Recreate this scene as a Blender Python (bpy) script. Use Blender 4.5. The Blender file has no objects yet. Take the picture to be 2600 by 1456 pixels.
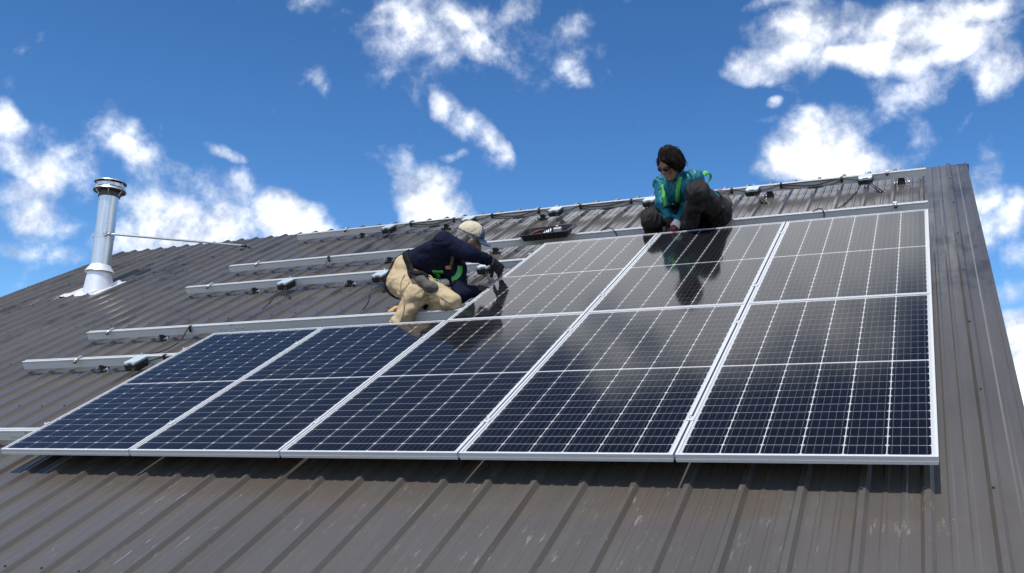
import bpy, bmesh, math, random
import numpy as np
from mathutils import Vector, Matrix, Euler

random.seed(7)
SC = bpy.context.scene
COL = SC.collection
R = math.radians

# ------------------------------------------------------------------ camera, sky, sun, exposure
PITCH = R(30.0)                       # roof pitch
ORIGIN = Vector((0.0, 0.0, 3.8))      # world place of the array's lower left corner (top of its frame)
RX = Matrix.Rotation(PITCH, 4, 'X')
ROOF = Matrix.Translation(ORIGIN) @ RX    # roof frame: u along the eave, v up the slope, n off the roof


def W(u, v, n):
    return ROOF @ Vector((u, v, n))


cam_d = bpy.data.cameras.new('camera')
cam = bpy.data.objects.new('camera', cam_d)
COL.objects.link(cam)
SC.camera = cam
cam_d.sensor_width = 36.0
cam_d.sensor_fit = 'HORIZONTAL'
cam_d.lens = 2423.43 / 2600 * 36.0
cam_d.clip_start = 0.05
cam_d.clip_end = 20000
cr = Vector((0.9104065, 0.4127545, 0.0281730))
cdn = Vector((-0.0641192, 0.2080458, -0.9760152))
cf = Vector((-0.4087159, 0.8867642, 0.2158718))
cm = Matrix((cr, -cdn, -cf)).transposed().to_4x4()
cm.translation = Vector((5.0463883, -3.8983947, -0.1917319)) + ORIGIN
cam.matrix_world = cm

world = bpy.data.worlds.new('World')
SC.world = world
world.use_nodes = True
SUN_TO = (Matrix.Rotation(R(30.0), 3, 'X') @ Matrix.Rotation(R(0.5), 3, 'Y')) @ Vector((0, 0, 1))
sun_d = bpy.data.lights.new('sun', 'SUN')
sun_d.energy = 3.8
sun_d.angle = R(0.53)
sun_d.color = (1.0, 0.955, 0.88)
sun = bpy.data.objects.new('sun', sun_d)
COL.objects.link(sun)
sun.rotation_euler = SUN_TO.to_track_quat('Z', 'Y').to_euler()
sun.location = (0, -20, 40)

SC.view_settings.view_transform = 'Standard'
SC.view_settings.look = 'None'
SC.view_settings.exposure = 0.0
SC.view_settings.gamma = 1.0
SC.view_settings.use_curve_mapping = False
SC.cycles.max_bounces = 8
SC.cycles.transparent_max_bounces = 16
SC.cycles.caustics_reflective = False
SC.cycles.caustics_refractive = False


def build_world():
    nt = world.node_tree
    N = nt.nodes
    L = nt.links
    N.clear()

    def nd(t, **kw):
        n = N.new(t)
        for k, v in kw.items():
            setattr(n, k, v)
        return n

    def math_(op, a, b=None, c=None, clamp=False):
        n = nd('ShaderNodeMath', operation=op, use_clamp=clamp)
        for i, x in enumerate((a, b, c)):
            if x is None:
                continue
            if isinstance(x, (int, float)):
                n.inputs[i].default_value = x
            else:
                L.new(x, n.inputs[i])
        return n.outputs[0]

    def vmath(op, a, b=None, scale=None):
        n = nd('ShaderNodeVectorMath', operation=op)
        for i, x in enumerate((a, b)):
            if x is None:
                continue
            if isinstance(x, (tuple, list, Vector)):
                n.inputs[i].default_value = tuple(x)
            else:
                L.new(x, n.inputs[i])
        if scale is not None:
            if isinstance(scale, (int, float)):
                n.inputs['Scale'].default_value = scale
            else:
                L.new(scale, n.inputs['Scale'])
        return n

    def smooth(x, a, b, c=0.0, d=1.0):
        n = nd('ShaderNodeMapRange', interpolation_type='SMOOTHSTEP')
        L.new(x, n.inputs[0])
        for i, q in enumerate((a, b, c, d)):
            n.inputs[i + 1].default_value = q
        return n.outputs[0]

    def noise(vec, scale, detail, rough, off=(0, 0, 0), color=False, dist=0.0):
        v = vmath('ADD', vec, off).outputs[0]
        n = nd('ShaderNodeTexNoise')
        L.new(v, n.inputs['Vector'])
        n.inputs['Scale'].default_value = scale
        n.inputs['Detail'].default_value = detail
        n.inputs['Roughness'].default_value = rough
        n.inputs['Distortion'].default_value = dist
        return n.outputs['Color' if color else 'Fac']

    sky = nd('ShaderNodeTexSky', sky_type='NISHITA', sun_disc=False)
    sky.sun_elevation = math.asin(SUN_TO.z)
    sky.sun_rotation = math.atan2(SUN_TO.x, SUN_TO.y)
    sky.altitude = 1200
    sky.air_density = 1.0
    sky.dust_density = 0.6
    sky.ozone_density = 2.2
    hs = nd('ShaderNodeHueSaturation')
    hs.inputs['Saturation'].default_value = 1.18
    hs.inputs['Hue'].default_value = 0.496
    L.new(sky.outputs[0], hs.inputs['Color'])
    bg_sky = nd('ShaderNodeBackground')
    bg_sky.inputs['Strength'].default_value = 0.105
    gm = nd('ShaderNodeGamma')
    gm.inputs['Gamma'].default_value = 1.30
    L.new(hs.outputs[0], gm.inputs['Color'])
    L.new(gm.outputs[0], bg_sky.inputs['Color'])

    geo = nd('ShaderNodeTexCoord')
    d0 = vmath('NORMALIZE', geo.outputs['Generated']).outputs[0]
    # warp the directions so that cloud edges billow
    wn = noise(d0, 7.0, 3.0, 0.55, (3.1, 1.7, 5.2), color=True)
    wn = vmath('SUBTRACT', wn, (0.5, 0.5, 0.5)).outputs[0]
    d = vmath('ADD', d0, vmath('SCALE', wn, scale=0.095).outputs[0]).outputs[0]

    # cumulus banks: azimuth from +Y towards +X, elevation, half widths in degrees, turn, weight
    B = CLOUDS
    D = None
    for (az, el, rx, ry, ang, w) in B:
        a, e = R(az), R(el)
        c = Vector((math.sin(a) * math.cos(e), math.cos(a) * math.cos(e), math.sin(e)))
        right = Vector((math.cos(a), -math.sin(a), 0))
        up = right.cross(c)
        t = R(ang)
        r2 = right * math.cos(t) + up * math.sin(t)
        u2 = -right * math.sin(t) + up * math.cos(t)
        x = vmath('DOT_PRODUCT', d, tuple(r2 / R(rx))).outputs['Value']
        y = vmath('DOT_PRODUCT', d, tuple(u2 / R(ry))).outputs['Value']
        q = math_('MULTIPLY_ADD', y, y, math_('MULTIPLY', x, x))
        val = math_('MULTIPLY_ADD', q, -w, w)
        D = val if D is None else math_('MAXIMUM', D, val)
    # the rest of the sky carries the same scattered cumulus
    fw = vmath('DOT_PRODUCT', d0, tuple(cf)).outputs['Value']
    rest = smooth(fw, math.cos(R(50)), math.cos(R(62)))
    n2 = noise(d, 2.6, 2.0, 0.5, (9.3, 4.1, 0.4))
    gen = math_('MULTIPLY', math_('MULTIPLY_ADD', n2, 7.0, -3.15), rest)
    gen = math_('ADD', gen, math_('MULTIPLY_ADD', rest, 1.0, -1.0))
    D = math_('MAXIMUM', D, gen)
    D = math_('MINIMUM', math_('MAXIMUM', D, -1.3), 2.4)
    f1 = noise(d0, 14.0, 10.0, 0.60, (0.3, 0.9, 2.2), dist=0.10)
    f2 = noise(d0, 14.0, 6.0, 0.58, (0.3 - SUN_TO.x * 0.018, 0.9 - SUN_TO.y * 0.018, 2.2 - 0.030), dist=0.10)
    dens = math_('ADD', D, math_('MULTIPLY_ADD', f1, 5.6, -3.15))
    alpha = smooth(dens, -0.65, 1.55)
    core = smooth(dens, 0.7, 2.2)
    relief = math_('MULTIPLY_ADD', math_('SUBTRACT', f1, f2), 2.6, 0.42, clamp=True)
    core = math_('MULTIPLY', core, 0.85)
    shade = math_('ADD', math_('MULTIPLY', relief, math_('SUBTRACT', 1.0, core)), math_('MULTIPLY', core, 0.62))
    mixc = nd('ShaderNodeMix', data_type='RGBA', clamp_factor=True)
    L.new(shade, mixc.inputs[0])
    mixc.inputs[6].default_value = (0.31, 0.345, 0.41, 1)
    mixc.inputs[7].default_value = (0.97, 0.98, 1.0, 1)
    bg_c = nd('ShaderNodeBackground')
    bg_c.inputs['Strength'].default_value = 1.9
    L.new(mixc.outputs[2], bg_c.inputs['Color'])
    mx = nd('ShaderNodeMixShader')
    L.new(math_('MULTIPLY', alpha, 0.97), mx.inputs[0])
    L.new(bg_sky.outputs[0], mx.inputs[1])
    L.new(bg_c.outputs[0], mx.inputs[2])
    out = nd('ShaderNodeOutputWorld')
    L.new(mx.outputs[0], out.inputs['Surface'])


CLOUDS = [
    (-54.3, 18.4, 1.45, 1.35, 0, 1.3), (-53.1, 16.3, 2.36, 1.48, -15, 1.43), (-53.3, 14.6, 2.56, 1.38, 0, 1.3),
    (-51.0, 14.1, 1.42, 0.71, 0, 0.7), (-53.4, 12.7, 1.37, 0.79, 0, 0.7), (-50.0, 12.8, 1.23, 0.61, 0, 0.8),
    (-47.7, 17.4, 1.47, 0.94, -20, 0.8), (-45.2, 16.7, 1.93, 0.97, -30, 0.8), (-45.9, 14.8, 3.64, 2.03, -15, 1.62),
    (-46.9, 13.8, 2.97, 1.48, 0, 1.43), (-42.5, 16.1, 0.77, 1.65, 30, 0.8), (-43.2, 14.2, 2.63, 1.32, 0, 1.3),
    (-39.1, 15.1, 2.71, 1.69, 0, 1.56), (-37.3, 14.6, 2.05, 0.91, 0, 0.9), (-43.4, 18.8, 1.09, 0.54, -20, 0.65),
    (-45.1, 19.0, 0.86, 0.3, 0, 0.4), (-30.4, 17.6, 2.33, 1.75, -20, 1.62), (-29.3, 16.8, 2.34, 1.17, 0, 1.43),
    (-32.4, 18.9, 1.16, 0.93, -30, 0.6), (-33.4, 19.5, 0.92, 0.41, -30, 0.4), (-30.5, 22.8, 1.37, 0.64, -50, 0.75),
    (-28.5, 21.5, 1.73, 0.79, -48, 0.85), (-26.7, 20.1, 1.4, 0.7, -48, 0.85), (-28.8, 19.6, 0.7, 0.37, 0, 0.45),
    (-33.0, 28.1, 2.87, 1.1, 0, 0.35), (-30.8, 26.8, 2.13, 1.12, -20, 0.35), (-27.4, 26.5, 2.26, 1.08, -25, 0.75),
    (-28.9, 28.6, 2.44, 0.89, 0, 0.6), (-24.5, 28.5, 1.78, 0.89, 20, 0.75), (-37.5, 28.2, 1.73, 0.65, 0, 0.6),
    (-37.3, 24.3, 0.4, 1.0, 20, 0.45), (-8.7, 25.1, 3.24, 1.4, 10, 1.43), (-6.3, 26.5, 3.58, 1.68, 0, 1.56),
    (-3.2, 24.2, 3.95, 1.25, -5, 1.56), (-0.3, 25.9, 3.6, 2.0, 0, 1.69), (2.7, 26.2, 3.08, 1.54, 0, 1.56),
    (1.6, 24.6, 2.96, 1.18, 10, 1.43), (-7.7, 28.1, 1.68, 0.84, 0, 0.8), (4.5, 22.9, 1.72, 1.72, 20, 1.3),
    (3.4, 21.8, 1.17, 0.78, 30, 0.7), (-8.7, 22.4, 0.55, 0.35, 0, 0.6), (-6.2, 19.7, 3.47, 1.84, -10, 1.56),
    (-3.1, 19.6, 3.17, 1.58, 0, 1.43), (-1.5, 20.4, 1.87, 1.24, 30, 0.8), (-8.2, 19.2, 1.77, 1.1, 0, 0.9),
    (1.7, 20.6, 0.8, 0.4, 40, 0.5), (-9.3, 21.5, 0.88, 0.26, 0, 0.4), (2.8, 17.7, 1.39, 1.79, 0, 0.9),
    (3.4, 15.3, 1.58, 2.17, -20, 1.43), (3.9, 13.4, 1.18, 1.18, 0, 0.8), (3.4, 11.8, 1.38, 0.89, 0, 0.9),
    (3.7, 9.4, 1.76, 1.37, 0, 1.43), (3.7, 7.1, 1.75, 1.75, 0, 1.43), (4.2, 4.1, 1.91, 2.29, 0, 1.43),
    (-52.4, 15.6, 3.38, 2.58, 0, 0.5), (-45.0, 16.3, 4.09, 2.05, -25, 0.55), (-28.5, 21.4, 3.24, 0.97, -48, 0.7),
    (-30.4, 27.4, 5.35, 2.23, -5, 0.2), (-47.6, 16.6, 1.26, 1.26, 0, 0.6), (1.6, 16.8, 1.82, 2.83, 0, 0.4),
    (-2.3, 21.5, 4.16, 1.25, 30, 0.35), (-1.8, 25.5, 6.71, 2.14, 0, 0.85), (4.3, 23.7, 2.1, 2.29, 0, 0.8),
    (-24, 41.5, 12, 5.5, -5, 3.2), (-14, 45.5, 12.5, 6.5, 0, 3.2), (-28, 39, 9, 4, 0, 2.6),
    (-10, 48.5, 7, 4, 0, 2.0),
]

build_world()

# ------------------------------------------------------------------ helpers: materials


def mat(name, col, rough=0.5, metal=0.0, spec=0.5, noise=0.0, nscale=30.0, bump=0.0, bscale=60.0,
        stretch=(1, 1, 1), coat=0.0, sheen=0.0, rough_var=0.0):
    m = bpy.data.materials.new(name)
    m.use_nodes = True
    nt = m.node_tree
    b = nt.nodes['Principled BSDF']
    b.inputs['Base Color'].default_value = (*col, 1)
    b.inputs['Roughness'].default_value = rough
    b.inputs['Metallic'].default_value = metal
    b.inputs['Specular IOR Level'].default_value = spec
    b.inputs['Coat Weight'].default_value = coat
    b.inputs['Sheen Weight'].default_value = sheen
    tc = nt.nodes.new('ShaderNodeTexCoord')
    mp = nt.nodes.new('ShaderNodeMapping')
    mp.inputs['Scale'].default_value = stretch
    nt.links.new(tc.outputs['Object'], mp.inputs['Vector'])
    if noise > 0 or rough_var > 0:
        t = nt.nodes.new('ShaderNodeTexNoise')
        t.inputs['Scale'].default_value = nscale
        t.inputs['Detail'].default_value = 6
        t.inputs['Roughness'].default_value = 0.6
        nt.links.new(mp.outputs[0], t.inputs['Vector'])
        if noise > 0:
            r = nt.nodes.new('ShaderNodeMapRange')
            r.inputs[1].default_value = 0.25
            r.inputs[2].default_value = 0.75
            r.inputs[3].default_value = 1 - noise
            r.inputs[4].default_value = 1 + noise
            nt.links.new(t.outputs['Fac'], r.inputs[0])
            x = nt.nodes.new('ShaderNodeVectorMath')
            x.operation = 'SCALE'
            x.inputs[0].default_value = col
            nt.links.new(r.outputs[0], x.inputs['Scale'])
            nt.links.new(x.outputs[0], b.inputs['Base Color'])
        if rough_var > 0:
            r = nt.nodes.new('ShaderNodeMapRange')
            r.inputs[1].default_value = 0.3
            r.inputs[2].default_value = 0.7
            r.inputs[3].default_value = max(0.02, rough - rough_var)
            r.inputs[4].default_value = rough + rough_var
            nt.links.new(t.outputs['Fac'], r.inputs[0])
            nt.links.new(r.outputs[0], b.inputs['Roughness'])
    if bump > 0:
        t = nt.nodes.new('ShaderNodeTexNoise')
        t.inputs['Scale'].default_value = bscale
        t.inputs['Detail'].default_value = 4
        nt.links.new(mp.outputs[0], t.inputs['Vector'])
        bp = nt.nodes.new('ShaderNodeBump')
        bp.inputs['Strength'].default_value = bump
        bp.inputs['Distance'].default_value = 0.01
        nt.links.new(t.outputs['Fac'], bp.inputs['Height'])
        nt.links.new(bp.outputs[0], b.inputs['Normal'])
    return m


def cloth(name, col, rough=0.85, spec=0.2, crease=0.03, cs=7.0, weave=0.3, stretch=(1, 1, 1), var=0.10):
    """fabric: creases from warped ridged noise, plus a fine weave"""
    m = bpy.data.materials.new(name)
    m.use_nodes = True
    nt = m.node_tree
    N, L = nt.nodes, nt.links
    b = N['Principled BSDF']
    b.inputs['Roughness'].default_value = rough
    b.inputs['Specular IOR Level'].default_value = spec
    tc = N.new('ShaderNodeTexCoord')
    mp = N.new('ShaderNodeMapping')
    mp.inputs['Scale'].default_value = stretch
    mp.inputs['Rotation'].default_value = (0.4, 0.3, 0.5)
    L.new(tc.outputs['Object'], mp.inputs['Vector'])

    def noise(scale, detail, dist):
        t = N.new('ShaderNodeTexNoise')
        t.inputs['Scale'].default_value = scale
        t.inputs['Detail'].default_value = detail
        t.inputs['Distortion'].default_value = dist
        L.new(mp.outputs[0], t.inputs['Vector'])
        return t.outputs['Fac']

    def mth(op, a, c):
        n = N.new('ShaderNodeMath')
        n.operation = op
        for i, q in enumerate((a, c)):
            if isinstance(q, (int, float)):
                n.inputs[i].default_value = q
            elif q is not None:
                L.new(q, n.inputs[i])
        return n.outputs[0]
    n1 = noise(cs, 1.0, 0.9)
    ridge = mth('POWER', mth('ABSOLUTE', mth('SUBTRACT', n1, 0.5), None), 0.8)
    n2 = noise(cs * 2.3, 1.0, 0.6)
    hgt = mth('ADD', mth('MULTIPLY', ridge, 1.0), mth('MULTIPLY', n2, 0.30))
    bp = N.new('ShaderNodeBump')
    bp.inputs['Strength'].default_value = 1.0
    bp.inputs['Distance'].default_value = crease
    L.new(hgt, bp.inputs['Height'])
    n3 = noise(420.0, 1.0, 0.0)
    b2 = N.new('ShaderNodeBump')
    b2.inputs['Strength'].default_value = weave
    b2.inputs['Distance'].default_value = 0.0015
    L.new(n3, b2.inputs['Height'])
    L.new(bp.outputs[0], b2.inputs['Normal'])
    L.new(b2.outputs[0], b.inputs['Normal'])
    r = N.new('ShaderNodeMapRange')
    r.inputs[1].default_value = 0.3
    r.inputs[2].default_value = 0.7
    r.inputs[3].default_value = 1 - var
    r.inputs[4].default_value = 1 + var
    L.new(noise(14.0, 5.0, 0.5), r.inputs[0])
    x = N.new('ShaderNodeVectorMath')
    x.operation = 'SCALE'
    x.inputs[0].default_value = col
    L.new(r.outputs[0], x.inputs['Scale'])
    L.new(x.outputs[0], b.inputs['Base Color'])
    return m


M = {}
M['frame'] = mat('anodised_frame', (0.56, 0.57, 0.585), 0.40, 0.0, noise=0.04, nscale=60)
M['rail'] = mat('mill_aluminium_rail', (0.62, 0.62, 0.62), 0.42, 0.10, noise=0.05, nscale=14, stretch=(0.3, 4, 4), rough_var=0.06)
M['steel'] = mat('bright_steel', (0.78, 0.78, 0.79), 0.24, 1.0, bump=0.15, bscale=120)
M['galv'] = mat('galvanised_rod', (0.62, 0.63, 0.64), 0.38, 0.85, noise=0.1, nscale=60)
M['black'] = mat('black_plastic', (0.012, 0.012, 0.013), 0.42, noise=0.2, nscale=40)
M['cable'] = mat('black_cable', (0.012, 0.012, 0.012), 0.5)
M['plate'] = mat('optimizer_plate', (0.60, 0.66, 0.69), 0.30, 0.25, noise=0.08, nscale=40)
M['busbar'] = mat('busbar_silver', (0.30, 0.31, 0.34), 0.35, 0.4)
M['backsheet'] = mat('white_backsheet', (0.64, 0.65, 0.67), 0.5)
M['navy'] = cloth('navy_knit', (0.0065, 0.0085, 0.025), 0.9, 0.15, 0.05, 5.0, var=0.2)
M['khaki'] = cloth('tan_cotton', (0.47, 0.365, 0.225), 0.85, 0.2, 0.040, 3.6, stretch=(1.0, 1.6, 2.0), var=0.06)
M['teal'] = cloth('teal_nylon', (0.003, 0.135, 0.185), 0.46, 0.4, 0.045, 6.0, 0.1, stretch=(1.5, 1, 0.8), var=0.15)
M['charcoal'] = cloth('charcoal_trousers', (0.026, 0.024, 0.025), 0.85, 0.2, 0.05, 4.6, stretch=(1.6, 1, 0.8), var=0.15)
M['skin'] = mat('skin', (0.30, 0.155, 0.105), 0.5, noise=0.08, nscale=40)
M['hair_dark'] = mat('dark_brown_hair', (0.009, 0.0055, 0.004), 0.5, spec=0.10, noise=0.5, nscale=90, bump=0.35, bscale=120, stretch=(1, 1, 0.25))
M['hair_grey'] = mat('grey_hair', (0.20, 0.195, 0.185), 0.6, noise=0.4, nscale=110, bump=0.9, bscale=130, stretch=(1, 1, 0.3))
M['cap_tan'] = cloth('tan_cap_cloth', (0.56, 0.49, 0.36), 0.85, 0.2, 0.012, 12.0)
M['cap_blue'] = mat('blue_cap_cloth', (0.065, 0.10, 0.18), 0.8, noise=0.25, nscale=50, bump=0.2, bscale=120)
M['glove'] = cloth('black_glove', (0.020, 0.020, 0.022), 0.5, 0.4, 0.02, 22.0, var=0.25)
M['strap_black'] = mat('black_webbing', (0.012, 0.012, 0.013), 0.8, spec=0.15)
M['strap_green'] = mat('green_webbing', (0.09, 0.43, 0.09), 0.6, noise=0.1, nscale=70)
M['pouch'] = cloth('grey_canvas', (0.105, 0.095, 0.088), 0.85, 0.2, 0.03, 6.0)
M['seam'] = mat('tan_seam', (0.30, 0.225, 0.13), 0.9, spec=0.1)
M['seam_dark'] = mat('dark_seam', (0.012, 0.011, 0.011), 0.9, spec=0.1)
M['copper'] = mat('brass_buckle', (0.55, 0.28, 0.12), 0.35, 0.9)
M['red'] = mat('red_handle', (0.16, 0.02, 0.022), 0.5)
M['white_cloth'] = mat('white_cuff', (0.72, 0.71, 0.70), 0.8)
M['shades'] = mat('sunglass_lens', (0.006, 0.006, 0.007), 0.12)
M['wood'] = mat('tan_foam', (0.55, 0.33, 0.13), 0.8, noise=0.25, nscale=30, bump=0.3)
M['shoe'] = mat('dark_shoe', (0.02, 0.018, 0.016), 0.6, noise=0.3)
M['screw'] = mat('screw_paint_and_cap_shade', (0.05, 0.048, 0.045), 0.4, 0.2)
M['wall'] = mat('board_siding', (0.32, 0.30, 0.27), 0.7, noise=0.08, nscale=8)
M['chim'] = None


def roof_material():
    m = bpy.data.materials.new('painted_roof_steel')
    m.use_nodes = True
    nt = m.node_tree
    N, L = nt.nodes, nt.links
    b = N['Principled BSDF']
    tc = N.new('ShaderNodeTexCoord')

    def noise(scale, stretch, detail=6, rough=0.6, off=(0, 0, 0)):
        mp = N.new('ShaderNodeMapping')
        mp.inputs['Scale'].default_value = stretch
        mp.inputs['Location'].default_value = off
        L.new(tc.outputs['Object'], mp.inputs['Vector'])
        t = N.new('ShaderNodeTexNoise')
        t.inputs['Scale'].default_value = scale
        t.inputs['Detail'].default_value = detail
        t.inputs['Roughness'].default_value = rough
        L.new(mp.outputs[0], t.inputs['Vector'])
        return t.outputs['Fac']

    def mr(x, a, b_, c=0.0, d=1.0):
        n = N.new('ShaderNodeMapRange')
        n.interpolation_type = 'SMOOTHSTEP'
        L.new(x, n.inputs[0])
        for i, q in enumerate((a, b_, c, d)):
            n.inputs[i + 1].default_value = q
        return n.outputs[0]

    def mul(a, b_):
        n = N.new('ShaderNodeMath')
        n.operation = 'MULTIPLY'
        for i, q in enumerate((a, b_)):
            if isinstance(q, float):
                n.inputs[i].default_value = q
            else:
                L.new(q, n.inputs[i])
        return n.outputs[0]

    def mix(f, a, b_):
        n = N.new('ShaderNodeMix')
        n.data_type = 'RGBA'
        L.new(f, n.inputs[0])
        for i, q in ((6, a), (7, b_)):
            if isinstance(q, tuple):
                n.inputs[i].default_value = (*q, 1)
            else:
                L.new(q, n.inputs[i])
        return n.outputs[2]

    sep = N.new('ShaderNodeSeparateXYZ')
    L.new(tc.outputs['Object'], sep.inputs[0])
    v = sep.outputs['Y']
    broad = noise(1.1, (1, 0.5, 1), 4)
    streak = noise(9.0, (3.0, 0.22, 1), 6, 0.65)
    col = mix(mr(broad, 0.3, 0.7), (0.084, 0.076, 0.067), (0.098, 0.090, 0.080))
    col = mix(mul(mr(streak, 0.45, 0.75), 0.35), col, (0.126, 0.117, 0.107))
    # reddish dust washed off below the array, dirt where people have walked
    band = mul(mr(v, -0.75, -0.12), mr(v, 0.10, -0.02))
    dust = mul(mr(noise(2.6, (1, 1.2, 1), 5), 0.40, 0.62), band)
    col = mix(mul(dust, 0.55), col, (0.098, 0.076, 0.064))
    grime = mul(mr(noise(3.2, (1.0, 0.6, 1), 6, 0.65, (4, 2, 0)), 0.50, 0.66), mr(v, 1.0, 3.5))
    col = mix(mul(grime, 0.85), col, (0.040, 0.038, 0.036))
    # pale scuffs along the fall of the roof
    walk = mul(mr(v, -1.5, -0.9, 0.4, 1.0), mr(v, 0.30, -0.05))
    sc1 = mul(mr(noise(38.0, (1.1, 0.16, 1), 5, 0.7, (1.3, 0, 0)), 0.60, 0.68), mr(noise(2.2, (1, 1, 1), 2, 0.5, (7, 3, 1)), 0.44, 0.56))
    sc2 = mul(mr(noise(70.0, (1.0, 0.55, 1), 3, 0.6, (0, 5, 0)), 0.69, 0.74), mr(noise(2.0, (1, 1, 1), 2, 0.5, (2, 8, 1)), 0.42, 0.58))
    col = mix(mul(mul(sc1, walk), 0.50), col, (0.30, 0.285, 0.26))
    col = mix(mul(mul(sc2, walk), 0.45), col, (0.30, 0.285, 0.26))
    L.new(col, b.inputs['Base Color'])
    rg = N.new('ShaderNodeMapRange')
    L.new(noise(6.0, (2, 0.3, 1), 5, 0.6, (3, 1, 0)), rg.inputs[0])
    rg.inputs[1].default_value = 0.3
    rg.inputs[2].default_value = 0.7
    rg.inputs[3].default_value = 0.15
    rg.inputs[4].default_value = 0.27
    L.new(rg.outputs[0], b.inputs['Roughness'])
    b.inputs['Specular IOR Level'].default_value = 0.5
    bp = N.new('ShaderNodeBump')
    bp.inputs['Strength'].default_value = 0.06
    bp.inputs['Distance'].default_value = 0.01
    L.new(noise(7.0, (1.5, 0.35, 1), 3), bp.inputs['Height'])
    L.new(bp.outputs[0], b.inputs['Normal'])
    return m


M['roof'] = roof_material()


def cell_material():
    m = bpy.data.materials.new('mono_silicon_cell')
    m.use_nodes = True
    nt = m.node_tree
    N, L = nt.nodes, nt.links
    b = N['Principled BSDF']
    oi = N.new('ShaderNodeObjectInfo')
    mx = N.new('ShaderNodeMix')
    mx.data_type = 'RGBA'
    L.new(oi.outputs['Random'], mx.inputs[0])
    mx.inputs[6].default_value = (0.0026, 0.0027, 0.0048, 1)
    mx.inputs[7].default_value = (0.0040, 0.0041, 0.0074, 1)
    L.new(mx.outputs[2], b.inputs['Base Color'])
    b.inputs['Roughness'].default_value = 0.35
    b.inputs['Specular IOR Level'].default_value = 0.25
    return m


def glass_material():
    m = bpy.data.materials.new('solar_glass')
    m.use_nodes = True
    nt = m.node_tree
    N, L = nt.nodes, nt.links
    N.remove(N['Principled BSDF'])
    fr = N.new('ShaderNodeFresnel')
    fr.inputs['IOR'].default_value = 1.28
    tr = N.new('ShaderNodeBsdfTransparent')
    tr.inputs['Color'].default_value = (0.94, 0.95, 0.95, 1)
    gl = N.new('ShaderNodeBsdfGlossy')
    gl.inputs['Roughness'].default_value = 0.085
    gl.inputs['Color'].default_value = (1, 1, 1, 1)
    mx = N.new('ShaderNodeMixShader')
    L.new(fr.outputs[0], mx.inputs[0])
    L.new(tr.outputs[0], mx.inputs[1])
    L.new(gl.outputs[0], mx.inputs[2])
    L.new(mx.outputs[0], N['Material Output'].inputs['Surface'])
    return m


def chimney_material():
    m = mat('polished_stainless', (0.70, 0.69, 0.67), 0.33, 0.9, noise=0.18, bump=0.10, bscale=10, stretch=(6, 6, 0.25), rough_var=0.05, nscale=12)
    return m


M['cell'] = cell_material()
M['glass'] = glass_material()
M['chim'] = chimney_material()
M['flash'] = mat('soft_aluminium_flashing', (0.80, 0.80, 0.81), 0.42, 0.45, noise=0.05, nscale=25, bump=0.2, bscale=14)

# ------------------------------------------------------------------ helpers: meshes and things


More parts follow.
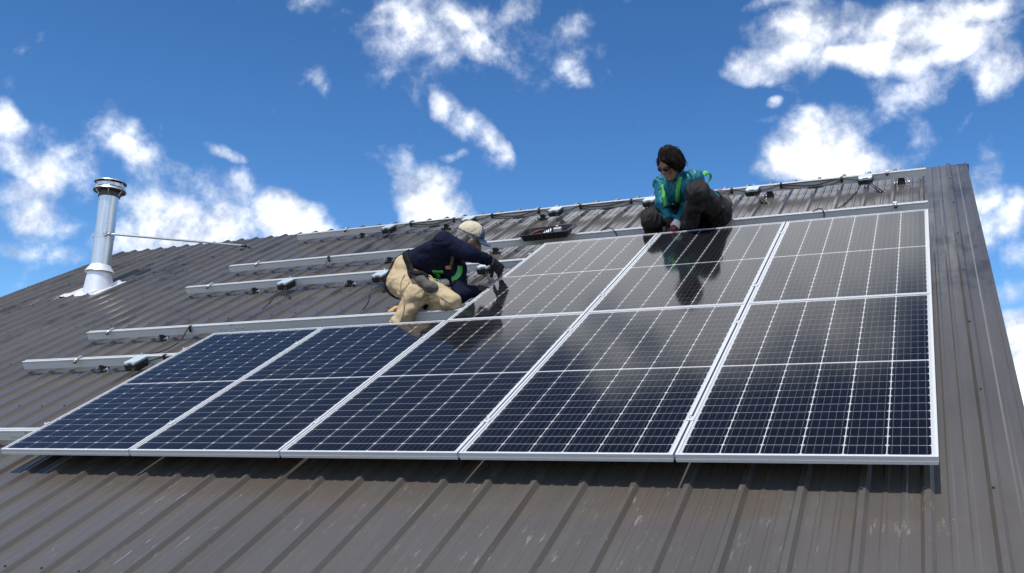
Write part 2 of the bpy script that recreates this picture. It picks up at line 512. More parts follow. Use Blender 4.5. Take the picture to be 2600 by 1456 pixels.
class MB:
    """collects geometry, then links it as one mesh object"""

    def __init__(self):
        self.v, self.f, self.mi, self.sm = [], [], [], []

    def add(self, vs, fs, mi=0, smooth=False):
        o = len(self.v)
        self.v += [tuple(x) for x in vs]
        for q in fs:
            self.f.append(tuple(i + o for i in q))
            self.mi.append(mi)
            self.sm.append(smooth)
        return self

    def box(self, x0, x1, y0, y1, z0, z1, mi=0, c=0.0):
        if c <= 0:
            vs = [(x, y, z) for z in (z0, z1) for y in (y0, y1) for x in (x0, x1)]
            fs = [(0, 2, 3, 1), (4, 5, 7, 6), (0, 1, 5, 4), (2, 6, 7, 3), (0, 4, 6, 2), (1, 3, 7, 5)]
            return self.add(vs, fs, mi)
        bm = bmesh.new()
        bmesh.ops.create_cube(bm, size=1.0)
        for p in bm.verts:
            p.co = Vector(((x0 + x1) / 2 + p.co.x * (x1 - x0), (y0 + y1) / 2 + p.co.y * (y1 - y0), (z0 + z1) / 2 + p.co.z * (z1 - z0)))
        bmesh.ops.bevel(bm, geom=list(bm.edges), offset=c, segments=1, affect='EDGES')
        bm.verts.index_update()
        self.add([p.co for p in bm.verts], [[q.index for q in f.verts] for f in bm.faces], mi)
        bm.free()
        return self

    def tube(self, pts, r, n=8, mi=0, cap=True, smooth=True):
        pts = [Vector(p) for p in pts]
        rr = r if isinstance(r, (list, tuple)) else [r] * len(pts)
        t = (pts[1] - pts[0]).normalized()
        a = Vector((0, 0, 1)) if abs(t.z) < 0.9 else Vector((1, 0, 0))
        x = t.cross(a).normalized()
        vs, fs = [], []
        for i, p in enumerate(pts):
            if i == 0:
                tt = pts[1] - pts[0]
            elif i == len(pts) - 1:
                tt = pts[-1] - pts[-2]
            else:
                tt = pts[i + 1] - pts[i - 1]
            tt.normalize()
            x = (x - tt * x.dot(tt)).normalized()
            y = tt.cross(x)
            for k in range(n):
                g = 2 * math.pi * k / n
                vs.append(p + (x * math.cos(g) + y * math.sin(g)) * rr[i])
        for i in range(len(pts) - 1):
            for k in range(n):
                k2 = (k + 1) % n
                fs.append((i * n + k, i * n + k2, (i + 1) * n + k2, (i + 1) * n + k))
        self.add(vs, fs, mi, smooth)
        if cap:
            o = len(self.v) - len(vs)
            for ring, rev in ((0, True), (len(pts) - 1, False)):
                q = [o + ring * n + k for k in range(n)]
                self.f.append(tuple(reversed(q)) if rev else tuple(q))
                self.mi.append(mi)
                self.sm.append(False)
        return self

    def lathe(self, prof, n=32, mi=0, smooth=True, c=(0, 0)):
        """each profile segment has its own rings: smooth round, crisp along"""
        for (a, b) in zip(prof[:-1], prof[1:]):
            vs = []
            for (r, z) in (a, b):
                for k in range(n):
                    g = 2 * math.pi * k / n
                    vs.append((c[0] + r * math.cos(g), c[1] + r * math.sin(g), z))
            self.add(vs, [(k, (k + 1) % n, n + (k + 1) % n, n + k) for k in range(n)], mi, smooth)
        return self

    def mesh(self, name, mats):
        me = bpy.data.meshes.new(name)
        me.from_pydata(self.v, [], self.f)
        for m in (mats if isinstance(mats, (list, tuple)) else [mats]):
            me.materials.append(m)
        me.polygons.foreach_set('material_index', self.mi)
        me.polygons.foreach_set('use_smooth', self.sm)
        me.update()
        return me

    def build(self, name, mats, parent=None, label=None):
        return link(name, self.mesh(name, mats), parent, label)


def link(name, me, parent=None, label=None):
    o = bpy.data.objects.new(name, me)
    COL.objects.link(o)
    if parent is not None:
        o.parent = parent
    if label:
        o['label'] = label
    return o


def thing(name, label, cat, uvn=None, world_m=None, group=None):
    """an Empty at the thing's base; its axes are the roof's (u, v, n) unless world_m is given"""
    o = bpy.data.objects.new(name, None)
    COL.objects.link(o)
    o.empty_display_size = 0.1
    if world_m is not None:
        o.matrix_world = world_m
    else:
        o.location = W(*uvn)
        o.rotation_euler = (PITCH, 0, 0)
    o['label'] = label
    o['category'] = cat
    if group:
        o['group'] = group
    return o


def structure(o):
    o['kind'] = 'structure'
    return o


def copy_tree(o, parent=None):
    c = o.copy()
    COL.objects.link(c)
    c.parent = parent
    for ch in list(o.children):
        copy_tree(ch, c)
    return c


def spline(pts, n=6):
    """Catmull-Rom through the points"""
    P = [Vector(p) for p in pts]
    P = [P[0] * 2 - P[1]] + P + [P[-1] * 2 - P[-2]]
    out = []
    for i in range(1, len(P) - 2):
        for k in range(n):
            t = k / n
            a, b, c, d = P[i - 1], P[i], P[i + 1], P[i + 2]
            out.append(0.5 * ((2 * b) + (c - a) * t + (2 * a - 5 * b + 4 * c - d) * t * t + (3 * b - a - 3 * c + d) * t ** 3))
    out.append(P[-2])
    return out


# ------------------------------------------------------------------ ground
def ground():
    m = bpy.data.materials.new('pale_gravel_yard')
    m.use_nodes = True
    nt = m.node_tree
    b = nt.nodes['Principled BSDF']
    t = nt.nodes.new('ShaderNodeTexNoise')
    t.inputs['Scale'].default_value = 0.35
    t.inputs['Detail'].default_value = 10
    tc = nt.nodes.new('ShaderNodeTexCoord')
    nt.links.new(tc.outputs['Object'], t.inputs['Vector'])
    r = nt.nodes.new('ShaderNodeValToRGB')
    r.color_ramp.elements[0].position = 0.35
    r.color_ramp.elements[0].color = (0.20, 0.19, 0.15, 1)
    r.color_ramp.elements[1].position = 0.7
    r.color_ramp.elements[1].color = (0.36, 0.34, 0.30, 1)
    nt.links.new(t.outputs['Fac'], r.inputs[0])
    nt.links.new(r.outputs[0], b.inputs['Base Color'])
    b.inputs['Roughness'].default_value = 0.95
    mb = MB()
    n = 24
    xs = [math.copysign(abs(q) ** 2.2, q) * 4000 for q in np.linspace(-1, 1, n)]
    vs = [(x, y, 0) for y in xs for x in xs]
    fs = [(j * n + i, j * n + i + 1, (j + 1) * n + i + 1, (j + 1) * n + i) for j in range(n - 1) for i in range(n - 1)]
    mb.add(vs, fs)
    structure(mb.build('ground', m))


ground()

# ------------------------------------------------------------------ the building with its ribbed metal roof
RIB = 0.2283
RIB0 = 4.953
PAN = -0.155
UL, UR = -5.10, 5.335
V_EAVE, V_RIDGE = -2.2, 6.12


def rib_h(u):
    """height of the sheet profile above the pan"""
    x = (u - RIB0) / RIB
    x = (x - math.floor(x)) * RIB           # 0 .. RIB from crest to crest
    dx = min(x, RIB - x)
    if dx < 0.011:
        return 0.022
    if dx < 0.0245:
        return 0.022 * (0.0245 - dx) / 0.0135
    for c in (RIB * 0.355, RIB * 0.645):
        q = abs(x - c)
        if q < 0.006:
            return 0.0038
        if q < 0.013:
            return 0.0038 * (0.013 - q) / 0.007
    return 0.0


def profile_us(u0, u1):
    us = {round(u0, 5), round(u1, 5)}
    k0 = int(math.floor((u0 - RIB0) / RIB)) - 1
    k1 = int(math.ceil((u1 - RIB0) / RIB)) + 1
    for k in range(k0, k1 + 1):
        b = RIB0 + k * RIB
        for q in (-0.0245, -0.011, 0.011, 0.0245):
            us.add(round(b + q, 5))
        for c in (RIB * 0.355, RIB * 0.645):
            for q in (-0.013, -0.006, 0.006, 0.013):
                us.add(round(b + c + q, 5))
    return [u for u in sorted(us) if u0 - 1e-6 <= u <= u1 + 1e-6]


def vn2(x, y, s=0):
    return (math.sin(x * 1.7 + s) * math.sin(y * 2.3 + 1.3 * s) + 0.5 * math.sin(x * 4.1 - y * 1.9 + s))


house = thing('house', 'building with a dark grey ribbed metal gable roof', 'building', world_m=Matrix.Translation((0.1, 4.2, 0)))


def in_roof_frame(o):
    o.matrix_world = ROOF
    return o


def child_world(o, parent):
    mw = o.matrix_world.copy()
    o.parent = parent
    o.matrix_parent_inverse = parent.matrix_world.inverted()
    o.matrix_world = mw


bpy.context.view_layer.update()
roof = MB()
# underlay deck below the sheets
roof.box(UL + 0.02, UR - 0.02, V_EAVE + 0.02, V_RIDGE - 0.02, PAN - 0.10, PAN - 0.012)
roof_o = roof.build('roof', M['wall'])
roof_o.matrix_world = ROOF
child_world(roof_o, house)

bounds = [UR] + [RIB0 + RIB - 4 * RIB * k for k in range(0, 12)] + [UL]
bounds = [b for b in bounds if b >= UL]
bpy.context.view_layer.update()
for k in range(len(bounds) - 1):
    hi, lo = bounds[k], bounds[k + 1]
    last = (k == 0)
    u0 = max(lo - 0.0135, UL)
    u1 = hi if hi == UR else hi + 0.0125
    us = profile_us(u0, u1)
    vs_ = list(np.linspace(V_EAVE, V_RIDGE, 22))
    mb = MB()
    verts = []
    for v in vs_:
        for u in us:
            # the right hand edge of each sheet laps over its neighbour; thin sheet is never quite flat
            lap = 0.0012 if u > hi - 0.03 and hi != UR else 0.0
            n = PAN + rib_h(u) + lap + 0.0007 * vn2(u * 6, v * 1.3, k)
            verts.append((u, v, n))
    nu = len(us)
    fs = [(j * nu + i, j * nu + i + 1, (j + 1) * nu + i + 1, (j + 1) * nu + i) for j in range(len(vs_) - 1) for i in range(nu - 1)]
    mb.add(verts, fs)
    o = mb.build('roof_sheet', M['roof'])
    sol = o.modifiers.new('thickness', 'SOLIDIFY')
    sol.thickness = 0.0008
    sol.offset = -1
    o.matrix_world = ROOF
    child_world(o, roof_o)

# screws: hundreds, each a hex washer head
mb = MB()
k0 = int(math.ceil((UL - RIB0) / RIB))
for row in range(9):
    v0 = -0.90 + 0.905 * row
    for k in range(k0, 2):
        u = RIB0 + k * RIB - 0.004 + random.uniform(-0.004, 0.004)
        v = v0 + random.uniform(-0.02, 0.02)
        if u > UR - 0.03 or v > V_RIDGE:
            continue
        z = PAN + 0.022
        mb.tube([(u, v, z - 0.002), (u, v, z + 0.0015)], 0.0075, 8, smooth=False)
        mb.tube([(u, v, z + 0.001), (u, v, z + 0.0075)], 0.0048, 6, smooth=False)
o = mb.build('roof_screws', M['screw'], label='small dark screw heads along the roof ribs')
o['kind'] = 'stuff'
o.matrix_world = ROOF
child_world(o, roof_o)

# right hand rake: turned down edge strip
mb = MB()
mb.add([(UR + 0.004, V_EAVE, PAN + 0.006), (UR - 0.020, V_EAVE, PAN + 0.0062), (UR - 0.020, V_EAVE, PAN + 0.0042), (UR + 0.002, V_EAVE, PAN + 0.004), (UR + 0.002, V_EAVE, PAN - 0.16), (UR + 0.004, V_EAVE, PAN - 0.16),
        (UR + 0.004, V_RIDGE, PAN + 0.006), (UR - 0.020, V_RIDGE, PAN + 0.0062), (UR - 0.020, V_RIDGE, PAN + 0.0042), (UR + 0.002, V_RIDGE, PAN + 0.004), (UR + 0.002, V_RIDGE, PAN - 0.16), (UR + 0.004, V_RIDGE, PAN - 0.16)],
       [(i, i + 6, (i + 1) % 6 + 6, (i + 1) % 6) for i in range(6)] + [(0, 1, 2, 3, 4, 5), (11, 10, 9, 8, 7, 6)])
o = mb.build('rake_trim', M['roof'])
o.matrix_world = ROOF
child_world(o, house)
mb = MB()
mb.box(UL - 0.004, UL - 0.002, V_EAVE, V_RIDGE, PAN - 0.16, PAN + 0.004)
o = mb.build('rake_trim', M['roof'])
o.matrix_world = ROOF
child_world(o, house)

# back slope, walls, ridge strip
ridge_w = W(0, V_RIDGE, PAN)
eave_w = W(0, V_EAVE, PAN)
run = ridge_w.y - eave_w.y
mb = MB()
us = profile_us(UL, UR + 0.02)
rows = []
for j in range(8):
    t = j / 7
    for u in us:
        rows.append((u, ridge_w.y + run * t + 0.012, ridge_w.z - (ridge_w.z - eave_w.z) * t + (rib_h(u)) * 0.87 - 0.002))
nu = len(us)
mb.add(rows, [(j * nu + i, j * nu + i + 1, (j + 1) * nu + i + 1, (j + 1) * nu + i) for j in range(7) for i in range(nu - 1)])
o = mb.build('back_roof_slope', M['roof'])
child_world(o, house)
mb = MB()
zt = eave_w.z - 0.02
y0, y1 = eave_w.y + 0.35, ridge_w.y + run - 0.35
x0, x1 = UL + 0.25, UR - 0.25
zr = ridge_w.z - 0.16
ze = zt + 0.35 * math.tan(PITCH) - 0.14
mb.add([(x0, y0, 0), (x1, y0, 0), (x1, y1, 0), (x0, y1, 0), (x0, y0, ze), (x1, y0, ze), (x1, y1, ze), (x0, y1, ze), (x0, ridge_w.y, zr), (x1, ridge_w.y, zr)],
       [(0, 1, 5, 4), (1, 2, 6, 9, 5), (2, 3, 7, 6), (3, 0, 4, 8, 7)])
o = mb.build('wall', M['wall'])
child_world(o, house)

# ------------------------------------------------------------------ solar panels
PW, PL, GU, GV = 0.992, 1.929, 0.010, 0.004
FH = 0.035


def ring(prof, w, l):
    """mitred frame: profile (inset, z) swept round a w x l rectangle centred on 0"""
    vs, fs = [], []
    for (i, z) in prof:
        for (sx, sy) in ((-1, -1), (1, -1), (1, 1), (-1, 1)):
            vs.append((sx * (w / 2 - i), sy * (l / 2 - i), z))
    n = len(prof)
    for a in range(n):
        b = (a + 1) % n
        for k in range(4):
            k2 = (k + 1) % 4
            fs.append((a * 4 + k, a * 4 + k2, b * 4 + k2, b * 4 + k))
    return vs, fs


fprof = [(0.0012, 0.0), (0.0012, 0.0118), (-0.0006, 0.0124), (0.0016, 0.0230), (0.0, 0.0236), (0.0, 0.0345), (0.0005, 0.035), (0.0112, 0.035),
         (0.0115, 0.0346), (0.0115, 0.0285), (0.0028, 0.0285), (0.0028, 0.0015), (0.028, 0.0015), (0.028, 0.0)]
fmb = MB()
fmb.add(*ring(fprof, PW, PL))
frame_me = fmb.mesh('frame', M['frame'])
g = 0.0116
bmb = MB()
bmb.box(-PW / 2 + g, PW / 2 - g, -PL / 2 + g, PL / 2 - g, 0.0288, 0.0296)
bmb.mi[0] = 1                         # underside made black to cut bounce and deepen the shade below
back_me = bmb.mesh('backsheet', [M['backsheet'], M['black']])
gmb = MB()
gmb.add([(-PW / 2 + g, -PL / 2 + g, 0.0335), (PW / 2 - g, -PL / 2 + g, 0.0335), (PW / 2 - g, PL / 2 - g, 0.0335), (-PW / 2 + g, PL / 2 - g, 0.0335)], [(0, 1, 2, 3)])
glass_me = gmb.mesh('glass', M['glass'])
# one half cell with five silver busbars
CPX = (PW - 2 * 0.0215) / 6
ROWS = 12
MID = 0.0105
CPY = (PL - 2 * 0.0225 - MID) / 24
cw, ch = CPX - 0.0040, CPY - 0.0037
chm = 0.0075
cmb = MB()
o8 = [(-cw / 2 + chm, -ch / 2), (cw / 2 - chm, -ch / 2), (cw / 2, -ch / 2 + chm * .8), (cw / 2, ch / 2 - chm * .8), (cw / 2 - chm, ch / 2), (-cw / 2 + chm, ch / 2), (-cw / 2, ch / 2 - chm * .8), (-cw / 2, -ch / 2 + chm * .8)]
cmb.add([(x, y, 0.0004) for x, y in o8] + [(x, y, -0.0003) for x, y in o8],
        [tuple(range(8))] + [(i + 8, (i + 1) % 8 + 8, (i + 1) % 8, i) for i in range(8)])
for k in range(5):
    x = (k - 2) * cw / 5.0
    cmb.add([(x - 0.0006, -ch / 2 + 0.001, 0.0006), (x + 0.0006, -ch / 2 + 0.001, 0.0006), (x + 0.0006, ch / 2 - 0.001, 0.0006), (x - 0.0006, ch / 2 - 0.001, 0.0006)], [(0, 1, 2, 3)], 1)
cell_me = cmb.mesh('solar_cell', [M['cell'], M['busbar']])

ORD = ['leftmost', 'second from the left', 'third from the left', 'fourth from the left', 'rightmost']


def solar_panel(col, row, label):
    u = col * (PW + GU) + PW / 2
    v = row * (PL + GV) + PL / 2
    p = thing('solar_panel', label, 'solar panel', (u, v, -FH), group='solar panels clamped to the rails')
    link('frame', frame_me, p)
    b = link('backsheet', back_me, p)
    link('glass', glass_me, p)
    for i in range(6):
        for j in range(24):
            x = (i - 2.5) * CPX
            y = -PL / 2 + 0.0225 + (j + 0.5) * CPY + (MID if j >= ROWS else 0)
            c = bpy.data.objects.new('solar_cell', cell_me)
            COL.objects.link(c)
            c.parent = p
            c.location = (x, y, 0.0302)
            if (i * 7 + j * 3) % 2:
                c.rotation_euler = (0, 0, math.pi)
    return p


for c in range(5):
    solar_panel(c, 0, 'dark solar panel, %s of five in the lower row' % ORD[c])
for c, w in ((2, 'left one, beside the tan trousers'), (3, 'middle one, below the teal jacket'), (4, 'right one, at the roof edge')):
    solar_panel(c, 1, 'dark solar panel of the upper row, %s' % w)

# ------------------------------------------------------------------ mounting rails
RV = [0.32, 1.58, 2.246, 3.503, 4.237, 5.502]
RL = [-2.4, -1.69, -1.68, -1.67, -1.72, -1.73]
RT = -0.0355
RH, RWD = 0.066, 0.042
rprof = [(0, -RH), (0, -0.0185), (0.0050, -0.0170), (0.0050, -0.0115), (-0.0006, -0.0095), (-0.0006, -0.001), (0.0006, 0), (0.014, 0), (0.014, -0.009), (0.027, -0.009), (0.027, 0), (RWD - 0.0006, 0), (RWD, -0.001), (RWD, -RH)]
RNAME = ['lowest', 'second lowest', 'third lowest', 'third highest', 'second highest', 'topmost']
RDESC = ['long grey aluminium rail mostly under the lower row, running out at the left edge',
         'grey aluminium rail with one black power optimizer left of the lower panel row',
         'grey aluminium rail just above the lower panel row, crossed by the tan trouser leg',
         'grey aluminium rail carrying three black power optimizers behind the crouching person',
         'grey aluminium rail just above the upper panel row, with the black tray on it',
         'topmost grey aluminium rail just below the ridge, hung with looped cables']


def rail(i, u1, joint=None):
    u0 = RL[i]
    p = thing('mounting_rail', RDESC[i], 'rail', ((u0 + u1) / 2, RV[i], RT - RH), group='mounting rails')
    L = (u1 - u0) / 2
    cuts = [-L] + ([joint - (u0 + u1) / 2] if joint is not None else []) + [L]
    for a, b in zip(cuts[:-1], cuts[1:]):
        n = len(rprof)
        e = 0.0008
        vs = [(a + (e if a > -L else 0), y, z + RH) for y, z in rprof] + [(b - (e if b < L else 0), y, z + RH) for y, z in rprof]
        mb = MB()
        mb.add(vs, [(k, k + n, (k + 1) % n + n, (k + 1) % n)[::-1] for k in range(n)])
        # end faces, split in convex pieces
        for off, rev in ((0, False), (n, True)):
            for q in ((0, 1, 6, 13), (1, 2, 3, 4, 5, 6), (6, 7, 8, 13), (8, 9, 12, 13), (9, 10, 11, 12)):
                mb.f.append(tuple(off + t for t in (q[::-1] if rev else q)))
                mb.mi.append(0)
                mb.sm.append(False)
        mb.build('rail_length', M['rail'], p)
    if joint is not None:
        for du in (-0.16, -0.085, 0.075, 0.15):
            x = joint + du * 0.75 - (u0 + u1) / 2
            mb = MB()
            mb.tube([(x, 0.0, 0.028), (x, -0.004, 0.028)], 0.0075, 10, smooth=False)
            mb.tube([(x, -0.003, 0.028), (x, -0.012, 0.028)], 0.0045, 6, smooth=False)
            mb.build('splice_bolt', M['steel'], p)
    return p


RU1 = [4.99, 4.99, 4.99, 4.99, 5.0, 4.995]
RJ = [-0.19, None, -0.11, None, -0.20, None]
for i in range(6):
    rail(i, RU1[i], RJ[i])

# ------------------------------------------------------------------ roof feet carrying the rails
FEET = [-0.85, 0.22, 1.35, 2.50, 3.65, 4.79]
foot0 = None


def make_foot():
    p = thing('roof_mount', '', 'roof mount', (0, 0, 0), group='roof mounts under the rails')
    mb = MB()
    mb.box(-0.025, 0.025, -0.008, 0.030, 0.030, 0.062, c=0.003)
    mb.build('rubber_block', M['black'], p)
    mb = MB()
    mb.box(-0.032, 0.032, -0.004, 0.040, 0.0, 0.030, c=0.002)
    mb.build('bracket', M['screw'], p)
    for x in (-0.055, 0.055):
        mb = MB()
        mb.box(min(x * .55, x * 1.25), max(x * .55, x * 1.25), -0.014, 0.022, 0.020, 0.024, c=0.001)
        mb.tube([(x, -0.004, 0.012), (x, -0.004, 0.030)], 0.009, 6, smooth=False)
        mb.tube([(x, -0.004, 0.030), (x, -0.004, 0.044)], 0.0045, 8)
        mb.tube([(x * .8, -0.030, 0.030), (x * .8, 0.0, 0.030)], 0.007, 6, smooth=False)
        mb.build('bolt', M['steel'], p)
    return p


shown = {1: [0], 2: [0], 3: [0, 1, 2], 4: [1, 2, 3, 4, 5], 5: [0, 1, 2, 3, 4, 5]}
ORDN = ['first', 'second', 'third', 'fourth', 'fifth', 'sixth']
rail_short = {1: 'the rail left of the lower panel row', 2: 'the rail along the top of the lower panel row', 3: 'the rail with three optimizers', 4: 'the rail above the upper panel row', 5: 'the topmost rail'}
for ri, ks in shown.items():
    for q, k in enumerate(ks):
        lab = 'black roof mount under %s' % rail_short[ri]
        if len(ks) > 1:
            lab += ', %s from the left' % ORDN[q]
        if foot0 is None:
            foot0 = make_foot()
            o = foot0
        else:
            o = copy_tree(foot0)
        o.location = W(FEET[k], RV[ri] + 0.004, PAN + 0.0015)
        o['label'] = lab

# ------------------------------------------------------------------ clamps
clamp0 = None


def make_mid_clamp():
    p = thing('panel_clamp', '', 'clamp', (0, 0, 0), group='clamps holding the panels')
    mb = MB()
    mb.box(-0.016, 0.016, -0.020, 0.020, 0.0006, 0.0040, c=0.001)
    mb.box(-0.0035, 0.0035, -0.018, 0.018, -0.028, 0.0007)
    mb.build('clamp_plate', M['frame'], p)
    mb = MB()
    mb.tube([(0, 0, 0.004), (0, 0, 0.010)], 0.0075, 6, smooth=False)
    mb.tube([(0, 0, 0.010), (0, 0, 0.018)], 0.0040, 8)
    mb.build('bolt', M['steel'], p)
    return p


def clamp(u, v, label):
    global clamp0
    if clamp0 is None:
        clamp0 = make_mid_clamp()
        o = clamp0
    else:
        o = copy_tree(clamp0)
    o.location = W(u, v, 0)
    o['label'] = label


NTH = ['first', 'second', 'third', 'fourth', 'fifth']
for c in range(1, 5):
    u = c * (PW + GU) - GU / 2
    clamp(u, RV[0] + 0.02, 'small clamp low between the %s and %s panels of the lower row' % (NTH[c - 1], NTH[c]))
    clamp(u, RV[1] + 0.02, 'small clamp high between the %s and %s panels of the lower row' % (NTH[c - 1], NTH[c]))
for c, w in ((3, 'left and middle'), (4, 'middle and right')):
    u = c * (PW + GU) - GU / 2
    clamp(u, RV[2] + 0.02, 'small clamp low between the %s panels of the upper row' % w)
    clamp(u, RV[3] + 0.02, 'small clamp high between the %s panels of the upper row' % w)

end0 = None


def end_clamp(u, v, label):
    global end0
    if end0 is None:
        end0 = thing('end_clamp', '', 'clamp', (0, 0, 0), group='end clamps at the left panel edges')
        mb = MB()
        mb.box(-0.024, 0.010, -0.016, 0.016, -0.034, -0.030)
        mb.box(-0.006, -0.0015, -0.016, 0.016, -0.031, 0.0045)
        mb.box(-0.0017, 0.009, -0.016, 0.016, 0.0007, 0.0044)
        mb.build('clamp_body', M['frame'], end0)
        mb = MB()
        mb.tube([(-0.015, 0, -0.030), (-0.015, 0, 0.012)], 0.004, 8)
        mb.tube([(-0.015, 0, -0.004), (-0.015, 0, 0.004)], 0.0085, 6, smooth=False)
        mb.build('bolt', M['steel'], end0)
        o = end0
    else:
        o = copy_tree(end0)
    o.location = W(u, v, 0)
    o['label'] = label


end_clamp(0, RV[0] + 0.02, 'small end clamp low on the left edge of the lower row')
end_clamp(0, RV[1] + 0.02, 'small end clamp high on the left edge of the lower row')
ue = 2 * (PW + GU)
end_clamp(ue, RV[2] + 0.02, 'small end clamp by the knee, low on the left edge of the upper row')
end_clamp(ue, RV[3] + 0.02, 'small end clamp below the black tray, high on the left edge of the upper row')

# loose T-bolts waiting on the rails
tb0 = None


def tbolt(u, ri, label, rz=0.0):
    global tb0
    if tb0 is None:
        tb0 = thing('clamp_bolt', '', 'bolt', (0, 0, 0), group='loose clamps waiting on the rails')
        mb = MB()
        mb.tube([(0, -0.040, -0.006), (0, -0.030, 0.002), (0, 0.030, 0.010)], [0.009, 0.0095, 0.0095], 10)
        mb.build('shank', M['galv'], tb0)
        mb = MB()
        mb.tube([(0, -0.052, -0.014), (0, -0.036, -0.004)], 0.0135, 8, smooth=False)
        mb.build('knob', M['screw'], tb0)
        mb = MB()
        mb.box(-0.014, 0.014, 0.006, 0.034, 0.0, 0.016, c=0.003)
        mb.build('saddle', M['galv'], tb0)
        o = tb0
    else:
        o = copy_tree(tb0)
    o.location = W(u, RV[ri] + 0.006, RT + 0.002)
    o.rotation_euler = Euler((PITCH, 0, 0)).to_matrix().to_4x4().__matmul__(Matrix.Rotation(rz, 4, 'Z')).to_euler()
    o['label'] = label


tbolt(-1.07, 1, 'loose clamp lying on the rail left of the lower panel row', 0.1)
tbolt(-1.40, 2, 'loose clamp on the left part of the rail above the lower row', 0.0)
tbolt(-1.36, 3, 'loose clamp near the left end of the rail with three optimizers', -0.1)
tbolt(-1.34, 4, 'loose clamp near the left end of the second highest rail', 0.05)
tbolt(-1.05, 5, 'loose clamp near the left end of the topmost rail', 0.3)
tbolt(4.77, 4, 'loose clamp on the right part of the rail above the upper panel row', 0.1)
tbolt(4.68, 5, 'loose clamp near the right end of the topmost rail', 0.0)

# ------------------------------------------------------------------ power optimizers
opt0 = None


def make_optimizer():
    p = thing('power_optimizer', '', 'optimizer', (0, 0, 0), group='power optimizers hung on the rails')
    mb = MB()
    mb.box(-0.062, 0.062, -0.128, -0.004, -0.060, -0.014, c=0.006)
    for k in range(9):
        x = -0.052 + k * 0.013
        mb.box(x - 0.003, x + 0.003, -0.120, -0.010, -0.070, -0.059)
    mb.build('housing', M['black'], p)
    mb = MB()
    mb.box(-0.058, 0.058, -0.122, 0.030, -0.0135, 0.0015, c=0.002)
    mb.box(-0.050, -0.020, -0.128, -0.118, -0.030, -0.004, c=0.002)
    mb.box(0.020, 0.050, -0.128, -0.118, -0.030, -0.004, c=0.002)
    mb.build('cover_plate', M['plate'], p)
    mb = MB()
    mb.tube([(0.0, 0.014, 0.0015), (0.0, 0.014, 0.010)], 0.010, 6, smooth=False)
    mb.tube([(0.0, 0.014, 0.010), (0.0, 0.014, 0.022)], 0.0045, 8)
    mb.build('bolt', M['steel'], p)
    for k, x in enumerate((0.022, 0.042)):
        pts = spline([(x, -0.122, -0.040), (x + 0.02, -0.165, -0.060), (x + 0.06 + 0.01 * k, -0.215, -0.085 - 0.006 * k)], 5)
        mb = MB()
        mb.tube(pts, 0.0042, 6)
        o = mb.build('lead', M['cable'], p)
        a = pts[-1]
        dr = (pts[-1] - pts[-2]).normalized()
        mb = MB()
        mb.tube([a - dr * 0.005, a + dr * 0.018, a + dr * 0.020, a + dr * 0.060, a + dr * 0.062, a + dr * 0.082], [0.008, 0.010, 0.0125, 0.0125, 0.009, 0.007], 8, smooth=False)
        mb.build('connector', M['black'], o)
    return p


def optimizer(u, ri, label):
    global opt0
    if opt0 is None:
        opt0 = make_optimizer()
        o = opt0
    else:
        o = copy_tree(opt0)
    o.location = W(u, RV[ri], RT + 0.001)
    o['label'] = label


optimizer(-0.42, 1, 'black power optimizer beside the left edge of the lower panel row')
for k, w in enumerate(('leftmost of the three on its rail', 'just left of the crouching person\'s hip', 'under the reaching gloved arm')):
    optimizer(-0.42 + 1.02 * k, 3, 'black power optimizer with silver plate, %s' % w)
for k, w in enumerate(('first from the left', 'above the tan cap', 'above the black tray', 'left of the teal jacket', 'right of the teal jacket', 'last before the roof edge')):
    optimizer(-0.45 + 0.99 * k, 5, 'black power optimizer on the topmost rail, %s' % w)

# ------------------------------------------------------------------ cables and clips


def cable(pts, label, r=0.0045, plugs=()):
    pts = [Vector(p) for p in pts]
    base = pts[0].copy()
    p = thing('cable', label, 'cable', base, group='black cables on the rails')
    sp = spline([q - base for q in pts], 6)
    mb = MB()
    mb.tube(sp, r, 6)
    mb.build('cable_run', M['cable'], p)
    for t in plugs:
        i = int(t * (len(sp) - 2))
        a, b = sp[i], sp[i + 1]
        dr = (b - a).normalized()
        mb = MB()
        c = (a + b) / 2
        mb.tube([c - dr * 0.065, c - dr * 0.055, c - dr * 0.02, c - dr * 0.018, c + dr * 0.018, c + dr * 0.02, c + dr * 0.055, c + dr * 0.065], [0.007, 0.011, 0.011, 0.0135, 0.0135, 0.011, 0.011, 0.007], 8, smooth=False)
        mb.build('connector', M['black'], p)
    return p


F5, T5 = RV[5] - 0.007, RT
for k, w in enumerate(('first and second', 'second and third', 'third and fourth', 'fourth and fifth', 'fifth and sixth')):
    a = -0.45 + 0.99 * k
    b = a + 0.99
    j = random.uniform(-0.03, 0.03)
    cable([(a + 0.06, F5 - 0.03, T5 - 0.035), (a + 0.15, F5 - 0.008, T5 - 0.03), (a + 0.24, F5 - 0.006, T5 - 0.008 + 0.01 * (k == 3)), (a + 0.42 + j, F5 - 0.010, T5 - 0.002), (a + 0.78, F5 - 0.006, T5 - 0.010), (b - 0.06, F5 - 0.03, T5 - 0.035)],
          'upper black cable between the %s optimizers of the topmost rail' % w)
    cable([(a + 0.26, F5 - 0.006, T5 - 0.035), (a + 0.36, F5 - 0.012, T5 - 0.052), (a + 0.52 + j, F5 - 0.018, T5 - 0.060), (a + 0.70, F5 - 0.012, T5 - 0.050), (a + 0.79, F5 - 0.007, T5 - 0.018), (a + 0.74, F5 - 0.008, T5 - 0.010), (a + 0.55, F5 - 0.008, T5 - 0.022 - j), (a + 0.35, F5 - 0.008, T5 - 0.026), (a + 0.25, F5 - 0.007, T5 - 0.012)],
          'looped cable with plug between the %s optimizers of the topmost rail' % w, plugs=(0.26,))
